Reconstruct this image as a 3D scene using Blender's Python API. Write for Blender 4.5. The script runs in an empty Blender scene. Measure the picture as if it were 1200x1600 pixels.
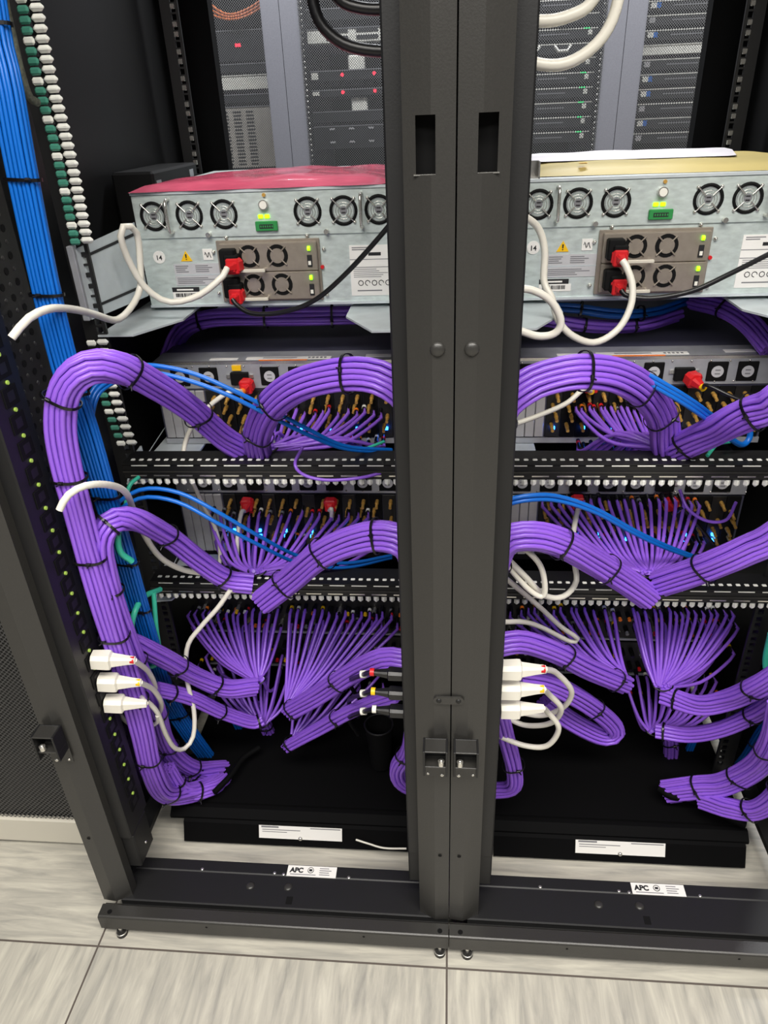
import bpy, math, random
from mathutils import Vector, Matrix
random.seed(7)
SC = bpy.context.scene
COL = SC.collection
# ---------------------------------------------------------------- camera
F_PX, YAW, PITCH, ROLL = 1123.44, -0.10238, 0.509482, -0.043514
CAM = Vector((0.00377, -0.68967, 1.24113))
cy, sy, cp, sp, cr, sr = math.cos(YAW), math.sin(YAW), math.cos(PITCH), math.sin(PITCH), math.cos(ROLL), math.sin(ROLL)
fw = Vector((sy*cp, cy*cp, -sp)); r0 = Vector((cy, -sy, 0)); u0 = r0.cross(fw)
RT = cr*r0 + sr*u0; UP = -sr*r0 + cr*u0
cd = bpy.data.cameras.new('camera'); co = bpy.data.objects.new('camera', cd); COL.objects.link(co)
M4 = Matrix.Identity(4)
for i in range(3):
    M4[i][0] = RT[i]; M4[i][1] = UP[i]; M4[i][2] = -fw[i]; M4[i][3] = CAM[i]
co.matrix_world = M4
cd.sensor_width = 36; cd.sensor_height = 36; cd.sensor_fit = 'AUTO'; cd.lens = F_PX/1600*36; cd.clip_start = 0.01
SC.camera = co
# ---------------------------------------------------------------- light
W = bpy.data.worlds.new('room_air'); SC.world = W; W.use_nodes = True
W.node_tree.nodes['Background'].inputs[0].default_value = (0.92, 0.95, 1.0, 1)
W.node_tree.nodes['Background'].inputs[1].default_value = 0.09
def area(name, loc, sx, sy_, power, col=(1, .97, .92), rot=(0, 0, 0)):
    l = bpy.data.lights.new(name, 'AREA'); l.shape = 'RECTANGLE'; l.size = sx; l.size_y = sy_; l.energy = power; l.color = col
    o = bpy.data.objects.new(name, l); COL.objects.link(o); o.location = loc; o.rotation_euler = rot
    return o
area('ceiling_light_front', (0.3, -1.0, 2.65), 2.6, 0.6, 78, (1, .955, .88))
area('ceiling_light_front', (-0.2, -2.3, 2.65), 2.4, 0.6, 55, (1, .97, .93))
area('ceiling_light_back', (0.1, 1.75, 2.65), 3.2, 0.35, 110, (.95, .97, 1))
SC.view_settings.view_transform = 'Standard'; SC.view_settings.look = 'None'
SC.view_settings.gamma = 1; SC.view_settings.use_curve_mapping = False; SC.view_settings.exposure = 0.35
# ---------------------------------------------------------------- helpers
def at(x, y, Y=None, Z=None, X=None):
    d = RT*((x-600)/F_PX) + UP*(-(y-800)/F_PX) + fw
    if Y is not None: t = (Y-CAM.y)/d.y
    elif Z is not None: t = (Z-CAM.z)/d.z
    else: t = (X-CAM.x)/d.x
    return CAM + d*t
def lin(c):
    return tuple(((v/255+0.055)/1.055)**2.4 if v > 10 else v/255/12.92 for v in c)
MATS = {}
def mat(name, rgb, rough=.5, metal=0., emit=None, es=1., noise=None, bump=None, spec=.5, alpha=None, nscale=20, stretch=(1, 1, 1), trans=0.):
    m = bpy.data.materials.new(name); m.use_nodes = True; nt = m.node_tree; b = nt.nodes['Principled BSDF']
    c = lin(rgb)
    b.inputs['Base Color'].default_value = (*c, 1); b.inputs['Roughness'].default_value = rough; b.inputs['Metallic'].default_value = metal
    b.inputs['Specular IOR Level'].default_value = spec
    if trans: b.inputs['Transmission Weight'].default_value = trans
    if emit: b.inputs['Emission Color'].default_value = (*lin(emit), 1); b.inputs['Emission Strength'].default_value = es
    if alpha is not None: b.inputs['Alpha'].default_value = alpha
    if noise or bump:
        tc = nt.nodes.new('ShaderNodeTexCoord'); mp = nt.nodes.new('ShaderNodeMapping'); mp.inputs['Scale'].default_value = stretch
        nz = nt.nodes.new('ShaderNodeTexNoise'); nz.inputs['Scale'].default_value = nscale; nz.inputs['Detail'].default_value = 4
        nt.links.new(tc.outputs['Object'], mp.inputs[0]); nt.links.new(mp.outputs[0], nz.inputs['Vector'])
        if noise:
            rp = nt.nodes.new('ShaderNodeValToRGB'); k = noise
            rp.color_ramp.elements[0].position = .3; rp.color_ramp.elements[1].position = .7
            rp.color_ramp.elements[0].color = (c[0]*(1-k), c[1]*(1-k), c[2]*(1-k), 1); rp.color_ramp.elements[1].color = (min(1, c[0]*(1+k)), min(1, c[1]*(1+k)), min(1, c[2]*(1+k)), 1)
            nt.links.new(nz.outputs['Fac'], rp.inputs[0]); nt.links.new(rp.outputs[0], b.inputs['Base Color'])
        if bump:
            bp = nt.nodes.new('ShaderNodeBump'); bp.inputs['Strength'].default_value = bump; bp.inputs['Distance'].default_value = .002
            nt.links.new(nz.outputs['Fac'], bp.inputs['Height']); nt.links.new(bp.outputs[0], b.inputs['Normal'])
    MATS[name] = m
    return m
BLK = mat('black powder coated steel', (48, 47, 45), .34, 0, bump=.08, nscale=500, noise=.06)
BLKD = mat('dark black steel', (19, 19, 20), .5, bump=.06, nscale=500)
MATTE = mat('matte black plastic', (9, 9, 10), .7, spec=.2)
SIDEM = mat('satin black panel', (13, 13, 14), .45)
VOID = mat('dull black paint', (5, 5, 6), .75, spec=.1)
PVC = mat('black cable jacket', (18, 18, 20), .35)
TIE = mat('black nylon', (14, 13, 16), .3)
GALV = mat('galvanized steel', (206, 217, 214), .33, .35, noise=.13, bump=.3, nscale=60, stretch=(1, 1, 2.5))
GALVL = mat('pale zinc steel', (206, 214, 218), .45, .35, noise=.08, nscale=30)
STEEL = mat('bright steel', (215, 212, 205), .25, .85)
TAUPE = mat('nickel plated psu face', (160, 150, 138), .35, .5, noise=.08, nscale=80)
GREYP = mat('slate painted steel', (78, 78, 96), .45, .2, noise=.06, nscale=20)
LIP = mat('grey zinc steel', (172, 174, 180), .4, .4, noise=.1, nscale=40)
SILV = mat('satin aluminium', (186, 184, 186), .4, .4, noise=.06, nscale=12, stretch=(1, 1, 4))
PUR = mat('purple cable jacket', (142, 92, 214), .29, noise=.05, nscale=14)
BLU = mat('blue cable jacket', (10, 98, 190), .36, noise=.05, nscale=14)
TEALD = mat('dull teal jacket', (70, 140, 120), .4)
TEAL = mat('teal cable jacket', (60, 190, 160), .4)
WHT = mat('white cable jacket', (226, 222, 210), .35)
WHTP = mat('white moulded plastic', (232, 230, 220), .4)
TOOTH = mat('white nylon edging', (240, 240, 232), .45)
RED = mat('red plastic', (200, 28, 34), .4)
YEL = mat('yellow plastic', (240, 190, 20), .4)
ORG = mat('orange plastic', (235, 120, 30), .4)
GRNP = mat('green terminal plastic', (45, 135, 70), .4)
BRASS = mat('gold plated brass', (216, 168, 84), .35, .45)
LABEL = mat('white paper label', (232, 230, 226), .5)
LABELG = mat('grey printed label', (186, 186, 190), .5)
INK = mat('black ink', (25, 25, 28), .6)
INKG = mat('grey ink', (120, 120, 124), .6)
LEDG = mat('lime led', (150, 255, 20), .4, emit=(140, 255, 10), es=2.0)
LEDP = mat('pale green led', (170, 200, 90), .4, emit=(160, 205, 70), es=.12)
LEDB = mat('blue led', (40, 120, 255), .4, emit=(30, 110, 255), es=14)
LEDR = mat('red led', (255, 30, 50), .4, emit=(255, 40, 60), es=3)
PINK = mat('pink antistatic film', (224, 98, 126), .12, noise=.22, bump=1.0, nscale=9, stretch=(1.2, 3, 1), trans=.15)
MANILA = mat('manila card', (196, 178, 110), .5, noise=.1, nscale=8)
PAPER = mat('white paper', (226, 222, 228), .6)
CREAM = mat('cream painted steel', (205, 200, 186), .45)
FGREY = mat('grey rack paint', (104, 104, 110), .5, noise=.1, nscale=300)
SRV = mat('dark server face', (28, 29, 32), .45, noise=.3, nscale=25)
SRVL = mat('beige vented box', (172, 166, 156), .5, noise=.12, nscale=30, stretch=(1, 1, .3))
DUCT = mat('black foam sleeve', (20, 20, 21), .8, noise=.3, nscale=60)
def mesh_mat(g=.085):
    m = bpy.data.materials.new('perforated black steel'); m.use_nodes = True; nt = m.node_tree; b = nt.nodes['Principled BSDF']
    b.inputs['Base Color'].default_value = (g, g, g*1.02, 1); b.inputs['Roughness'].default_value = .4
    tc = nt.nodes.new('ShaderNodeTexCoord'); mp = nt.nodes.new('ShaderNodeMapping'); mp.inputs['Rotation'].default_value = (math.radians(0), math.radians(45), 0)
    mp.inputs['Scale'].default_value = (1/.0062,)*3
    fr = nt.nodes.new('ShaderNodeVectorMath'); fr.operation = 'FRACTION'
    sb = nt.nodes.new('ShaderNodeVectorMath'); sb.operation = 'SUBTRACT'; sb.inputs[1].default_value = (.5, .5, .5)
    ml = nt.nodes.new('ShaderNodeVectorMath'); ml.operation = 'MULTIPLY'; ml.inputs[1].default_value = (1, 0, 1)
    ln = nt.nodes.new('ShaderNodeVectorMath'); ln.operation = 'LENGTH'
    gt = nt.nodes.new('ShaderNodeMath'); gt.operation = 'GREATER_THAN'; gt.inputs[1].default_value = .41
    L = nt.links.new
    L(tc.outputs['Object'], mp.inputs[0]); L(mp.outputs[0], fr.inputs[0]); L(fr.outputs[0], sb.inputs[0]); L(sb.outputs[0], ml.inputs[0]); L(ml.outputs[0], ln.inputs[0])
    L(ln.outputs['Value'], gt.inputs[0]); L(gt.outputs[0], b.inputs['Alpha'])
    return m
MESHM = mesh_mat(); MESHD = mesh_mat(.055)
def floor_mat():
    m = bpy.data.materials.new('grey vinyl tile'); m.use_nodes = True; nt = m.node_tree; b = nt.nodes['Principled BSDF']; L = nt.links.new; N = nt.nodes.new
    b.inputs['Roughness'].default_value = .42
    tc = N('ShaderNodeTexCoord'); sep = N('ShaderNodeSeparateXYZ'); L(tc.outputs['Object'], sep.inputs[0])
    def math_(op, a, bb=None, v=None):
        n = N('ShaderNodeMath'); n.operation = op
        L(a, n.inputs[0])
        if bb is not None: L(bb, n.inputs[1])
        if v is not None: n.inputs[1].default_value = v
        return n.outputs[0]
    tx = math_('DIVIDE', math_('SUBTRACT', sep.outputs[0], v=.006), v=.6); ty = math_('DIVIDE', math_('ADD', sep.outputs[1], v=.018), v=.6)
    fx = math_('FLOOR', tx); fy = math_('FLOOR', ty)
    par = math_('LESS_THAN', ty, v=0.0)
    def grain(sc):
        mp = N('ShaderNodeMapping'); mp.inputs['Scale'].default_value = sc; L(tc.outputs['Object'], mp.inputs[0])
        nz = N('ShaderNodeTexNoise'); nz.inputs['Scale'].default_value = 1; nz.inputs['Detail'].default_value = 6; nz.inputs['Roughness'].default_value = .62; nz.inputs['Distortion'].default_value = .5
        L(mp.outputs[0], nz.inputs['Vector']); return nz.outputs['Fac']
    mx = N('ShaderNodeMix'); mx.data_type = 'FLOAT'; L(par, mx.inputs[0]); L(grain((7, 75, 1)), mx.inputs[2]); L(grain((60, 7, 1)), mx.inputs[3])
    rp = N('ShaderNodeValToRGB'); e = rp.color_ramp.elements
    e[0].position = .28; e[0].color = (*lin((150, 148, 141)), 1); e[1].position = .72; e[1].color = (*lin((204, 200, 186)), 1)
    k = e.new(.5); k.color = (*lin((180, 176, 165)), 1)
    L(mx.outputs[0], rp.inputs[0])
    def edge(t):
        f = math_('FRACT', t); g = math_('ABSOLUTE', math_('SUBTRACT', f, v=.5)); return math_('GREATER_THAN', g, v=.4972)
    jn = math_('MAXIMUM', edge(tx), edge(ty))
    m2 = N('ShaderNodeMix'); m2.data_type = 'RGBA'; L(jn, m2.inputs[0]); L(rp.outputs[0], m2.inputs[6]); m2.inputs[7].default_value = (*lin((92, 84, 78)), 1)
    L(m2.outputs[2], b.inputs['Base Color'])
    return m
FLOORM = floor_mat()

class MB:
    def __init__(s): s.v = []; s.f = []; s.sm = []; s.mi = []; s.mats = []
    def _m(s, m):
        if m is None: m = s.mats[0] if s.mats else None
        if m not in s.mats: s.mats.append(m)
        return s.mats.index(m)
    def add(s, vs, fs, m, smooth=False):
        k = len(s.v); i = s._m(m); s.v += [tuple(v) for v in vs]
        for f in fs: s.f.append([k+a for a in f]); s.sm.append(smooth); s.mi.append(i)
        return s
    def box(s, lo, hi, m, bev=0.):
        x0, y0, z0 = lo; x1, y1, z1 = hi
        if bev <= 0:
            return s.add([(x0, y0, z0), (x1, y0, z0), (x1, y1, z0), (x0, y1, z0), (x0, y0, z1), (x1, y0, z1), (x1, y1, z1), (x0, y1, z1)],
                  [(0, 3, 2, 1), (4, 5, 6, 7), (0, 1, 5, 4), (1, 2, 6, 5), (2, 3, 7, 6), (3, 0, 4, 7)], m)
        b = min(bev, (x1-x0)/2.01, (y1-y0)/2.01, (z1-z0)/2.01)
        rings = []
        for (z, i) in ((z0, b), (z0+b, 0), (z1-b, 0), (z1, b)):
            a0, a1, c0, c1 = x0+i, x1-i, y0+i, y1-i
            q = b if i == 0 else b*.3
            rings.append([(a0+q, c0, z), (a1-q, c0, z), (a1, c0+q, z), (a1, c1-q, z), (a1-q, c1, z), (a0+q, c1, z), (a0, c1-q, z), (a0, c0+q, z)])
        vs = [p for r in rings for p in r]; fs = [tuple(range(7, -1, -1)), tuple(24+i for i in range(8))]
        for r in range(3):
            for i in range(8):
                j = (i+1) % 8; fs.append((r*8+i, r*8+j, r*8+8+j, r*8+8+i))
        return s.add(vs, fs, m)
    def prism(s, pts, ax, a, b, m):
        """2D polygon pts extruded along axis ax (0,1,2) from a to b"""
        def P(p, t):
            q = [0, 0, 0]; o = [i for i in range(3) if i != ax]; q[o[0]] = p[0]; q[o[1]] = p[1]; q[ax] = t; return tuple(q)
        n = len(pts); vs = [P(p, a) for p in pts]+[P(p, b) for p in pts]
        fs = [tuple(range(n-1, -1, -1)), tuple(range(n, 2*n))]+[(i, (i+1) % n, n+(i+1) % n, n+i) for i in range(n)]
        return s.add(vs, fs, m)
    def tube(s, pts, r, m, n=8, cap=True, rr=None):
        pts = [Vector(p) for p in pts]; vs = []; up = Vector((.3, -.9, .2)).normalized(); prev = None
        for i, p in enumerate(pts):
            t = (pts[min(i+1, len(pts)-1)]-pts[max(i-1, 0)])
            if t.length < 1e-9: t = Vector((0, 0, 1))
            t.normalize()
            if prev is None:
                a = up - t*up.dot(t)
                if a.length < .2: a = Vector((1, 0, 0)) - t*t.x
            else: a = prev - t*prev.dot(t)
            a.normalize(); prev = a; b = t.cross(a); R = rr[i] if rr else r
            for k in range(n):
                w = 2*math.pi*k/n; vs.append(p + a*(R*math.cos(w)) + b*(R*math.sin(w)))
        fs = []
        for i in range(len(pts)-1):
            for k in range(n):
                j = (k+1) % n; fs.append((i*n+k, i*n+j, (i+1)*n+j, (i+1)*n+k))
        s.add(vs, fs, m, True)
        if cap: s.add(vs[:n], [tuple(range(n-1, -1, -1))], m); s.add(vs[-n:], [tuple(range(n))], m)
        return s
    def cyl(s, p, q, r, m, n=20, r2=None):
        return s.tube([p, q], r, m, n, True, [r, r2 if r2 is not None else r])
    def disc(s, c, r, m, y=None, n=24):
        vs = [(c[0]+r*math.cos(2*math.pi*k/n), c[1], c[2]+r*math.sin(2*math.pi*k/n)) for k in range(n)]
        return s.add(vs, [tuple(range(n))], m)
    def dome(s, c, r, h, ax, m, n=16, rings=5):
        """dome rising from c along unit axis ax"""
        ax = Vector(ax); a = ax.orthogonal().normalized(); b = ax.cross(a); vs = []; fs = []
        for i in range(rings):
            w = math.pi/2*i/rings
            for k in range(n):
                u = 2*math.pi*k/n; vs.append(Vector(c)+(a*math.cos(u)+b*math.sin(u))*(r*math.cos(w))+ax*(h*math.sin(w)))
        vs.append(Vector(c)+ax*h)
        for i in range(rings-1):
            for k in range(n): j = (k+1) % n; fs.append((i*n+k, i*n+j, (i+1)*n+j, (i+1)*n+k))
        for k in range(n): fs.append(((rings-1)*n+k, (rings-1)*n+(k+1) % n, rings*n))
        return s.add(vs, fs, m, True)
    def build(s, name, parent=None, label=None, kind=None):
        me = bpy.data.meshes.new(name)
        me.from_pydata(s.v, [], s.f)
        for m in s.mats: me.materials.append(m)
        me.polygons.foreach_set('use_smooth', s.sm); me.polygons.foreach_set('material_index', s.mi); me.update()
        o = bpy.data.objects.new(name, me); COL.objects.link(o)
        if parent: 
            o.parent = parent
            loc = Vector((0, 0, 0)); q = parent
            while q: loc += q.location; q = q.parent
            o.location = -loc if False else o.location
            if loc.length: 
                me.transform(Matrix.Translation(-loc))
        if label: o['label'] = label
        if kind: o['kind'] = kind
        return o
def tag(o, label, cat, group=None, kind=None):
    o['label'] = label; o['category'] = cat
    if group: o['group'] = group
    if kind: o['kind'] = kind
    return o
def thing(name, loc, label, cat, group=None):
    o = bpy.data.objects.new(name, None); COL.objects.link(o); o.location = loc; o.empty_display_size = .02
    return tag(o, label, cat, group)
CH = {}
def kids(o): return [c for c in bpy.data.objects if c.parent == o]
def copy_tree(o, dx, label, group=None):
    def rec(a, par):
        c = a.copy(); COL.objects.link(c); c.parent = par
        for ch in kids(a): rec(ch, c)
        return c
    c = rec(o, None); c.location = o.location + Vector(dx); c['label'] = label
    if group: c['group'] = group
    return c
def spline(P, n):
    P = [Vector(p) for p in P]; Q = [2*P[0]-P[1]]+P+[2*P[-1]-P[-2]]; seg = len(P)-1
    L = [0]
    fine = []
    for i in range(seg):
        a, b, c, d = Q[i:i+4]
        for k in range(16):
            t = k/16; fine.append(.5*((2*b)+(c-a)*t+(2*a-5*b+4*c-d)*t*t+(3*b-a-3*c+d)*t**3))
    fine.append(P[-1])
    for i in range(1, len(fine)): L.append(L[-1]+(fine[i]-fine[i-1]).length)
    out = []; j = 0
    for i in range(n):
        s = L[-1]*i/(n-1)
        while j < len(L)-2 and L[j+1] < s: j += 1
        w = (s-L[j])/max(1e-9, L[j+1]-L[j]); out.append(fine[j].lerp(fine[j+1], min(1, w)))
    return out
def px(L, Y=None):
    return [Vector(p[1:]) if p[0] == 'w' else at(p[0], p[1], Z=p[3]) if len(p) > 3 else at(p[0], p[1], Y=(p[2] if len(p) > 2 else Y)) for p in L]
def frames(C):
    fr = []
    prevB = None
    for i, p in enumerate(C):
        t = (C[min(i+1, len(C)-1)]-C[max(i-1, 0)]).normalized()
        d = (CAM-p).normalized()
        B = Vector((0, -1, .35)).normalized(); B = B - t*B.dot(t)
        if B.length < .15: B = prevB or Vector((0, 0, 1))
        B.normalize(); prevB = B
        fr.append((t, t.cross(B).normalized(), B))
    return fr
def packing(w, h, d):
    S = []; row = 0; y = h/2-d/2
    while y >= -h/2+d/2-1e-6:
        hw = w/2*math.sqrt(max(0.05, 1-(y/(h/2+d*.15))**2)) if h > d*1.5 else w/2
        n = max(1, int(2*hw/d+.3)); 
        for k in range(n): S.append(((k-(n-1)/2)*d, y))
        y -= d*.86; row += 1
    return S
def bundle(label, pts, w, h=None, d=.0072, m=PUR, ties=(.2, .5, .8), fans=None, cat='cable bundle', group=None, N=30, name='cable_bundle', conn=True, taper=None, keep=100):
    """a tied bundle: every cable its own tube; fans = list of target points the loose ends splay to"""
    h = h or w*.6; d = .0052 if m == BLU and d > .0056 and d < .0075 else d
    C = spline(px(pts), N); fr = frames(C); base = C[len(C)//2].copy()
    root = thing(name, base, label, cat, group)
    S = packing(w, h, d)
    if len(S) > keep: S = S[:keep]
    for (a, b) in S:
        P = []
        ja, jb = random.uniform(-.05, .05)*d, random.uniform(-.08, .08)*d; k0 = random.uniform(0, 6)
        for i, p in enumerate(C):
            t, Nn, B = fr[i]; sc = 1
            if taper: s_ = i/(N-1); sc = taper[0]*(1-s_)+taper[1]*s_
            wob = math.sin(i*.35+k0)*.07*d
            P.append(p+Nn*(a*sc+ja+wob)+B*(b*sc+jb))
        MB().tube(P, d*.5, m, 7).build('cable', root)
    for q in ties:
        i = min(N-1, int(q*(N-1))); t, Nn, B = fr[i]; p = C[i]; sc = 1
        if taper: sc = taper[0]*(1-q)+taper[1]*q
        ring = []
        for k in range(25):
            u = 2*math.pi*k/24; cu, su = math.cos(u), math.sin(u)
            e = .75
            ring.append(p+Nn*((w/2*sc+.0016)*math.copysign(abs(cu)**e, cu))+B*((h/2*sc+.0016)*math.copysign(abs(su)**e, su)))
        mb = MB()
        # flat band
        vs = []; 
        for rp in ring:
            vs += [rp-t*.0019, rp+t*.0019, rp+t*.0019+(rp-p).normalized()*.0012, rp-t*.0019+(rp-p).normalized()*.0012]
        fs = []
        for k in range(24):
            for j in range(4): fs.append((k*4+j, k*4+(j+1) % 4, (k+1)*4+(j+1) % 4, (k+1)*4+j))
        mb.add(vs, fs, TIE)
        u = random.uniform(.9, 2.2); hp = p+Nn*(w/2*sc*math.cos(u))+B*((h/2*sc+.002)*math.sin(u))
        mb.cyl(hp-Nn*.003, hp+Nn*.003, .0028, TIE, 8); mb.cyl(hp, hp+(hp-p).normalized()*.008, .0012, TIE, 6)
        mb.build('cable_tie', root)
    if fans: fan_out(root, C[-1], fr[-1], fans, d, m, w, h, conn)
    return root
BOOT = [RED, ORG, YEL, INKG, WHTP, TIE, TIE, TIE, TIE, TIE]
def fan_out(root, src, fr, targets, d, m, w, h, conn=True, r=None, gather=None, sweep=None):
    t, Nn, B = fr
    n = len(targets)
    for i, T in enumerate(targets):
        T = Vector(T); s_ = src + Vector((((i/(max(1, n-1)))-.5)*w*.5, random.uniform(-.5, .5)*h*.5, random.uniform(-.3, .3)*h))
        out = Vector((0, -.035, -.006))
        mid = s_.lerp(T+out, .5)+Vector((0, -.012, -.012))
        if gather: mid = mid + Vector(gather)
        if sweep: D = T+out-s_; mid = s_+Vector((D.x*sweep[0], D.y*.5-.012, D.z*sweep[1]+random.uniform(-.006, .006)))
        P = spline([s_, mid, T+out, T+out*.35], 12)
        c = MB().tube(P, r or d*.4, m, 6).build('cable', root)
        if conn:
            k = MB(); k.cyl(T+out*.72, T, .0036, TIE, 8); k.cyl(T+out*.32, T+out*.16, .0041, random.choice(BOOT), 8); k.build('connector', c)
def cord(name, label, pts, r, m, cat='cable', plug=None, group=None, n=40):
    C = spline(px(pts), n)
    if plug is None:
        o = MB().tube([p-C[0] for p in C], r, m, 10).build(name); o.location = C[0]; return tag(o, label, cat, group)
    root = thing(name, C[0], label, cat, group); MB().tube(C, r, m, 10).build('cord', root)
    return root, C
# ---------------------------------------------------------------- setting
fl = MB().add([(-4, -3.5, 0), (4, -3.5, 0), (4, 4.2, 0), (-4, 4.2, 0)], [(0, 1, 2, 3)], FLOORM).build('floor'); fl['kind'] = 'structure'
wb = MB().box((-4, 4.2, 0), (4, 4.3, 2.9), mat('white wall paint', (205, 205, 200), .7)).build('wall_back'); wb['kind'] = 'structure'
# ---------------------------------------------------------------- racks
SEAM = .009; RW = .6
def make_rack():
    x0, x1 = SEAM-RW+.0008, SEAM-.0008
    root = thing('server_rack', (SEAM-RW/2, 0, 0), 'black steel equipment rack holding the chassis with the pink bag, left of the seam', 'rack', 'black racks standing side by side')
    # front (near) corner posts with folded profile and slot
    for sgn, xe in ((1, x0), (-1, x1)):
        def P(a, y): return (xe+sgn*a, y)
        prof = [P(0, .030), P(.022, .028), P(.030, .0315), P(.048, .040), P(.048, .058), P(.045, .058), P(.045, .043), P(.028, .035), P(.021, .032), P(.003, .033), P(.003, .07), P(0, .07)]
        if sgn < 0: prof = prof[::-1]
        zs0, zs1 = 1.188, 1.236
        mb = MB()
        mb.prism([(p[0], p[1]) for p in prof], 2, .058, zs0, BLK); mb.prism([(p[0], p[1]) for p in prof], 2, zs1, 2.0, BLK)
        # around the slot
        la = [P(0, .030), P(.018, .0283), P(.018, .0323), P(.003, .033), P(.003, .07), P(0, .07)]
        lb = [P(.036, .0343), P(.048, .040), P(.048, .058), P(.045, .058), P(.045, .043), P(.036, .0383)]
        if sgn < 0: la = la[::-1]; lb = lb[::-1]
        mb.prism(la, 2, zs0, zs1, BLK); mb.prism(lb, 2, zs0, zs1, BLK)
        mb.box((min(xe+sgn*.016, xe+sgn*.038), .0325, zs0-.0006), (max(xe+sgn*.016, xe+sgn*.038), .036, zs0+.0004), STEEL)
        mb.box((min(xe+sgn*.012, xe+sgn*.042), .05, zs0-.01), (max(xe+sgn*.012, xe+sgn*.042), .052, zs1+.01), MATTE)
        po = mb.build('corner_post', root)
        MB().dome((xe+sgn*.0165, .0285, 1.027), .0078, .004, (0, -1, 0), BLK).build('rivet', po)
        h = MB(); h.disc((xe+sgn*.014, .0279, .225), .003, MATTE); h.build('bolt_hole', po)
        # hinge latch keeper bracket
        bx = xe+sgn*.020; lo = (min(bx-.017, bx+.017)); hi = max(bx-.017, bx+.017)
        b = MB(); b.box((lo, .0235, .448), (hi, .0265, .482), BLKD, .001); b.box((lo, .003, .447), (hi, .0235, .4505), BLK, .0006); b.box((lo, .0, .435), (lo+.003, .0265, .482), BLKD, .0005)
        b.box((hi-.003, .0, .435), (hi, .0265, .482), BLKD, .0005); b.box((lo, .0255, .405), (hi, .0278, .447), BLK, .0006)
        b.box((lo, .001, .479), (hi, .0265, .4815), BLK, .0006)
        br = b.build('latch_bracket', root)
        s = MB(); s.cyl((bx-sgn*.008, .006, .452), (bx-sgn*.008, .006, .459), .0045, STEEL, 12); s.dome((bx-sgn*.008, .006, .459), .0032, .003, (0, 0, 1), STEEL, 10); s.build('screw', br)
        s = MB(); s.dome((bx-sgn*.009, .0255, .409), .003, .002, (0, -1, 0), STEEL, 10); s.dome((bx+sgn*.011, .0255, .411), .0022, .0015, (0, -1, 0), STEEL, 10); s.build('screw', br)
        # rear (far) post and side panel
        xs = sorted((xe, xe+sgn*.105))
        MB().box((xs[0], 1.035, .05), (xs[1], 1.07, 2.0), VOID).build('corner_post', root)
    for sgn, xe in ((1, x0), (-1, x1)):
        xs = sorted((xe+sgn*.001, xe+sgn*.006)); MB().box((xs[0], .22, .07), (xs[1], 1.034, 2.0), SIDEM).build('side_panel', root)
        # 19 inch rails: L profile with square holes
        for (ya, yb, nm) in ((.355, .36, 'mounting_rail'), (.93, .935, 'mounting_rail')):
            cx = (x0+x1)/2-sgn*.2325; mb = MB()
            z = .08
            lo_, hi_ = sorted((cx-sgn*.022, cx+sgn*.010))
            a, b_ = cx-.0048, cx+.0048
            mb.box((lo_, ya, .06), (a, yb, 2), BLKD); mb.box((b_, ya, .06), (hi_, yb, 2), BLKD)
            k = 0; z = .09; prev = .06
            while z < 1.95:
                for dz in (0, .0159, .0318):
                    mb.box((a, ya, prev), (b_, yb, z+dz-.0048), BLKD); prev = z+dz+.0048
                z += .04445
            lx = sorted((cx-sgn*.022, cx-sgn*.025)); mb.box((lx[0], ya, .06), (lx[1], ya+.05*(1 if ya < .5 else -1) if ya < .5 else yb, 2) if ya < .5 else (lx[1], yb, 2), BLKD)
            ro = mb.build(nm, root)
            if ya > .5:
                z = .09
                while z < 1.6:
                    if z > 1.1:
                        for dz in (.004, .020):
                            MB().box((cx-.0045, ya-.004, z+dz-.0045), (cx+.0045, ya, z+dz+.0045), STEEL, .001).build('cage_nut', ro)
                    z += .04445
    # base: front beam, groove, plate, rear members
    b = MB(); b.prism([(0, .024), (0, .0525), (.0012, .0550), (.0035, .056), (.0225, .056), (.025, .0540), (.025, .046), (.0315, .046), (.0315, .012), (.006, .012), (.006, .024)], 0, x0, x1, BLK)
    bb = b.build('base_beam', root)
    h = MB()
    for xx in (x0+.018, x1-.014): h.cyl((xx, .010, .0562), (xx, .010, .0555), .0042, MATTE, 12)
    for xx in (x0+.19, x1-.14): h.cyl((xx, -.0002, .044), (xx, .001, .044), .0022, MATTE, 8)
    h.build('bolt_hole', bb)
    b = MB(); b.prism([(.0315, .046), (.0315, .0565), (.0335, .0585), (.090, .0585), (.092, .0600), (.112, .0600), (.112, .05), (.03, .046)], 0, x0+.03, x1-.0, BLKD)
    b.box((x0, .07, .058), (x0+.034, .9, .07), BLKD); b.box((x1-.034, .13, .058), (x1, .9, .07), BLKD)
    bp = b.build('base_plate', root)
    for (X, Z) in ((450, 1386), (391, 1384)):
        q = at(X, Z, Z=.0585); MB().dome((q.x, q.y, .0585), .0075, .003, (0, 0, 1), BLK, 16).build('rivet', bp)
    for (X, Z) in ((316, 1358), (429, 1364), (443, 1366), (545, 1371)):
        q = at(X, Z, Z=.06); MB().dome((q.x, q.y, .06), .003, .0015, (0, 0, 1), STEEL, 10).build('screw', bp)
    q = at(452, 1407, Z=.0585); MB().box((q.x-.0055, q.y-.007, .0585), (q.x+.0055, q.y+.007, .0588), MATTE).build('square_hole', bp)
    q0 = at(446, 1375, Z=.06); q1 = at(529, 1365, Z=.06); lx0, lx1 = q0.x, q0.x+.0885; ly0, ly1 = .090, .1108
    l = MB(); l.box((lx0, ly0, .0598), (lx1, ly1, .0606), LABEL)
    lab = l.build('rating_label', bp, 'white rating label printed APC')
    text('APC', (lx0+.005, ly0+.0075, .0608), .0125, lab, flat=True, bold=.05)
    l = MB(); 
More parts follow.
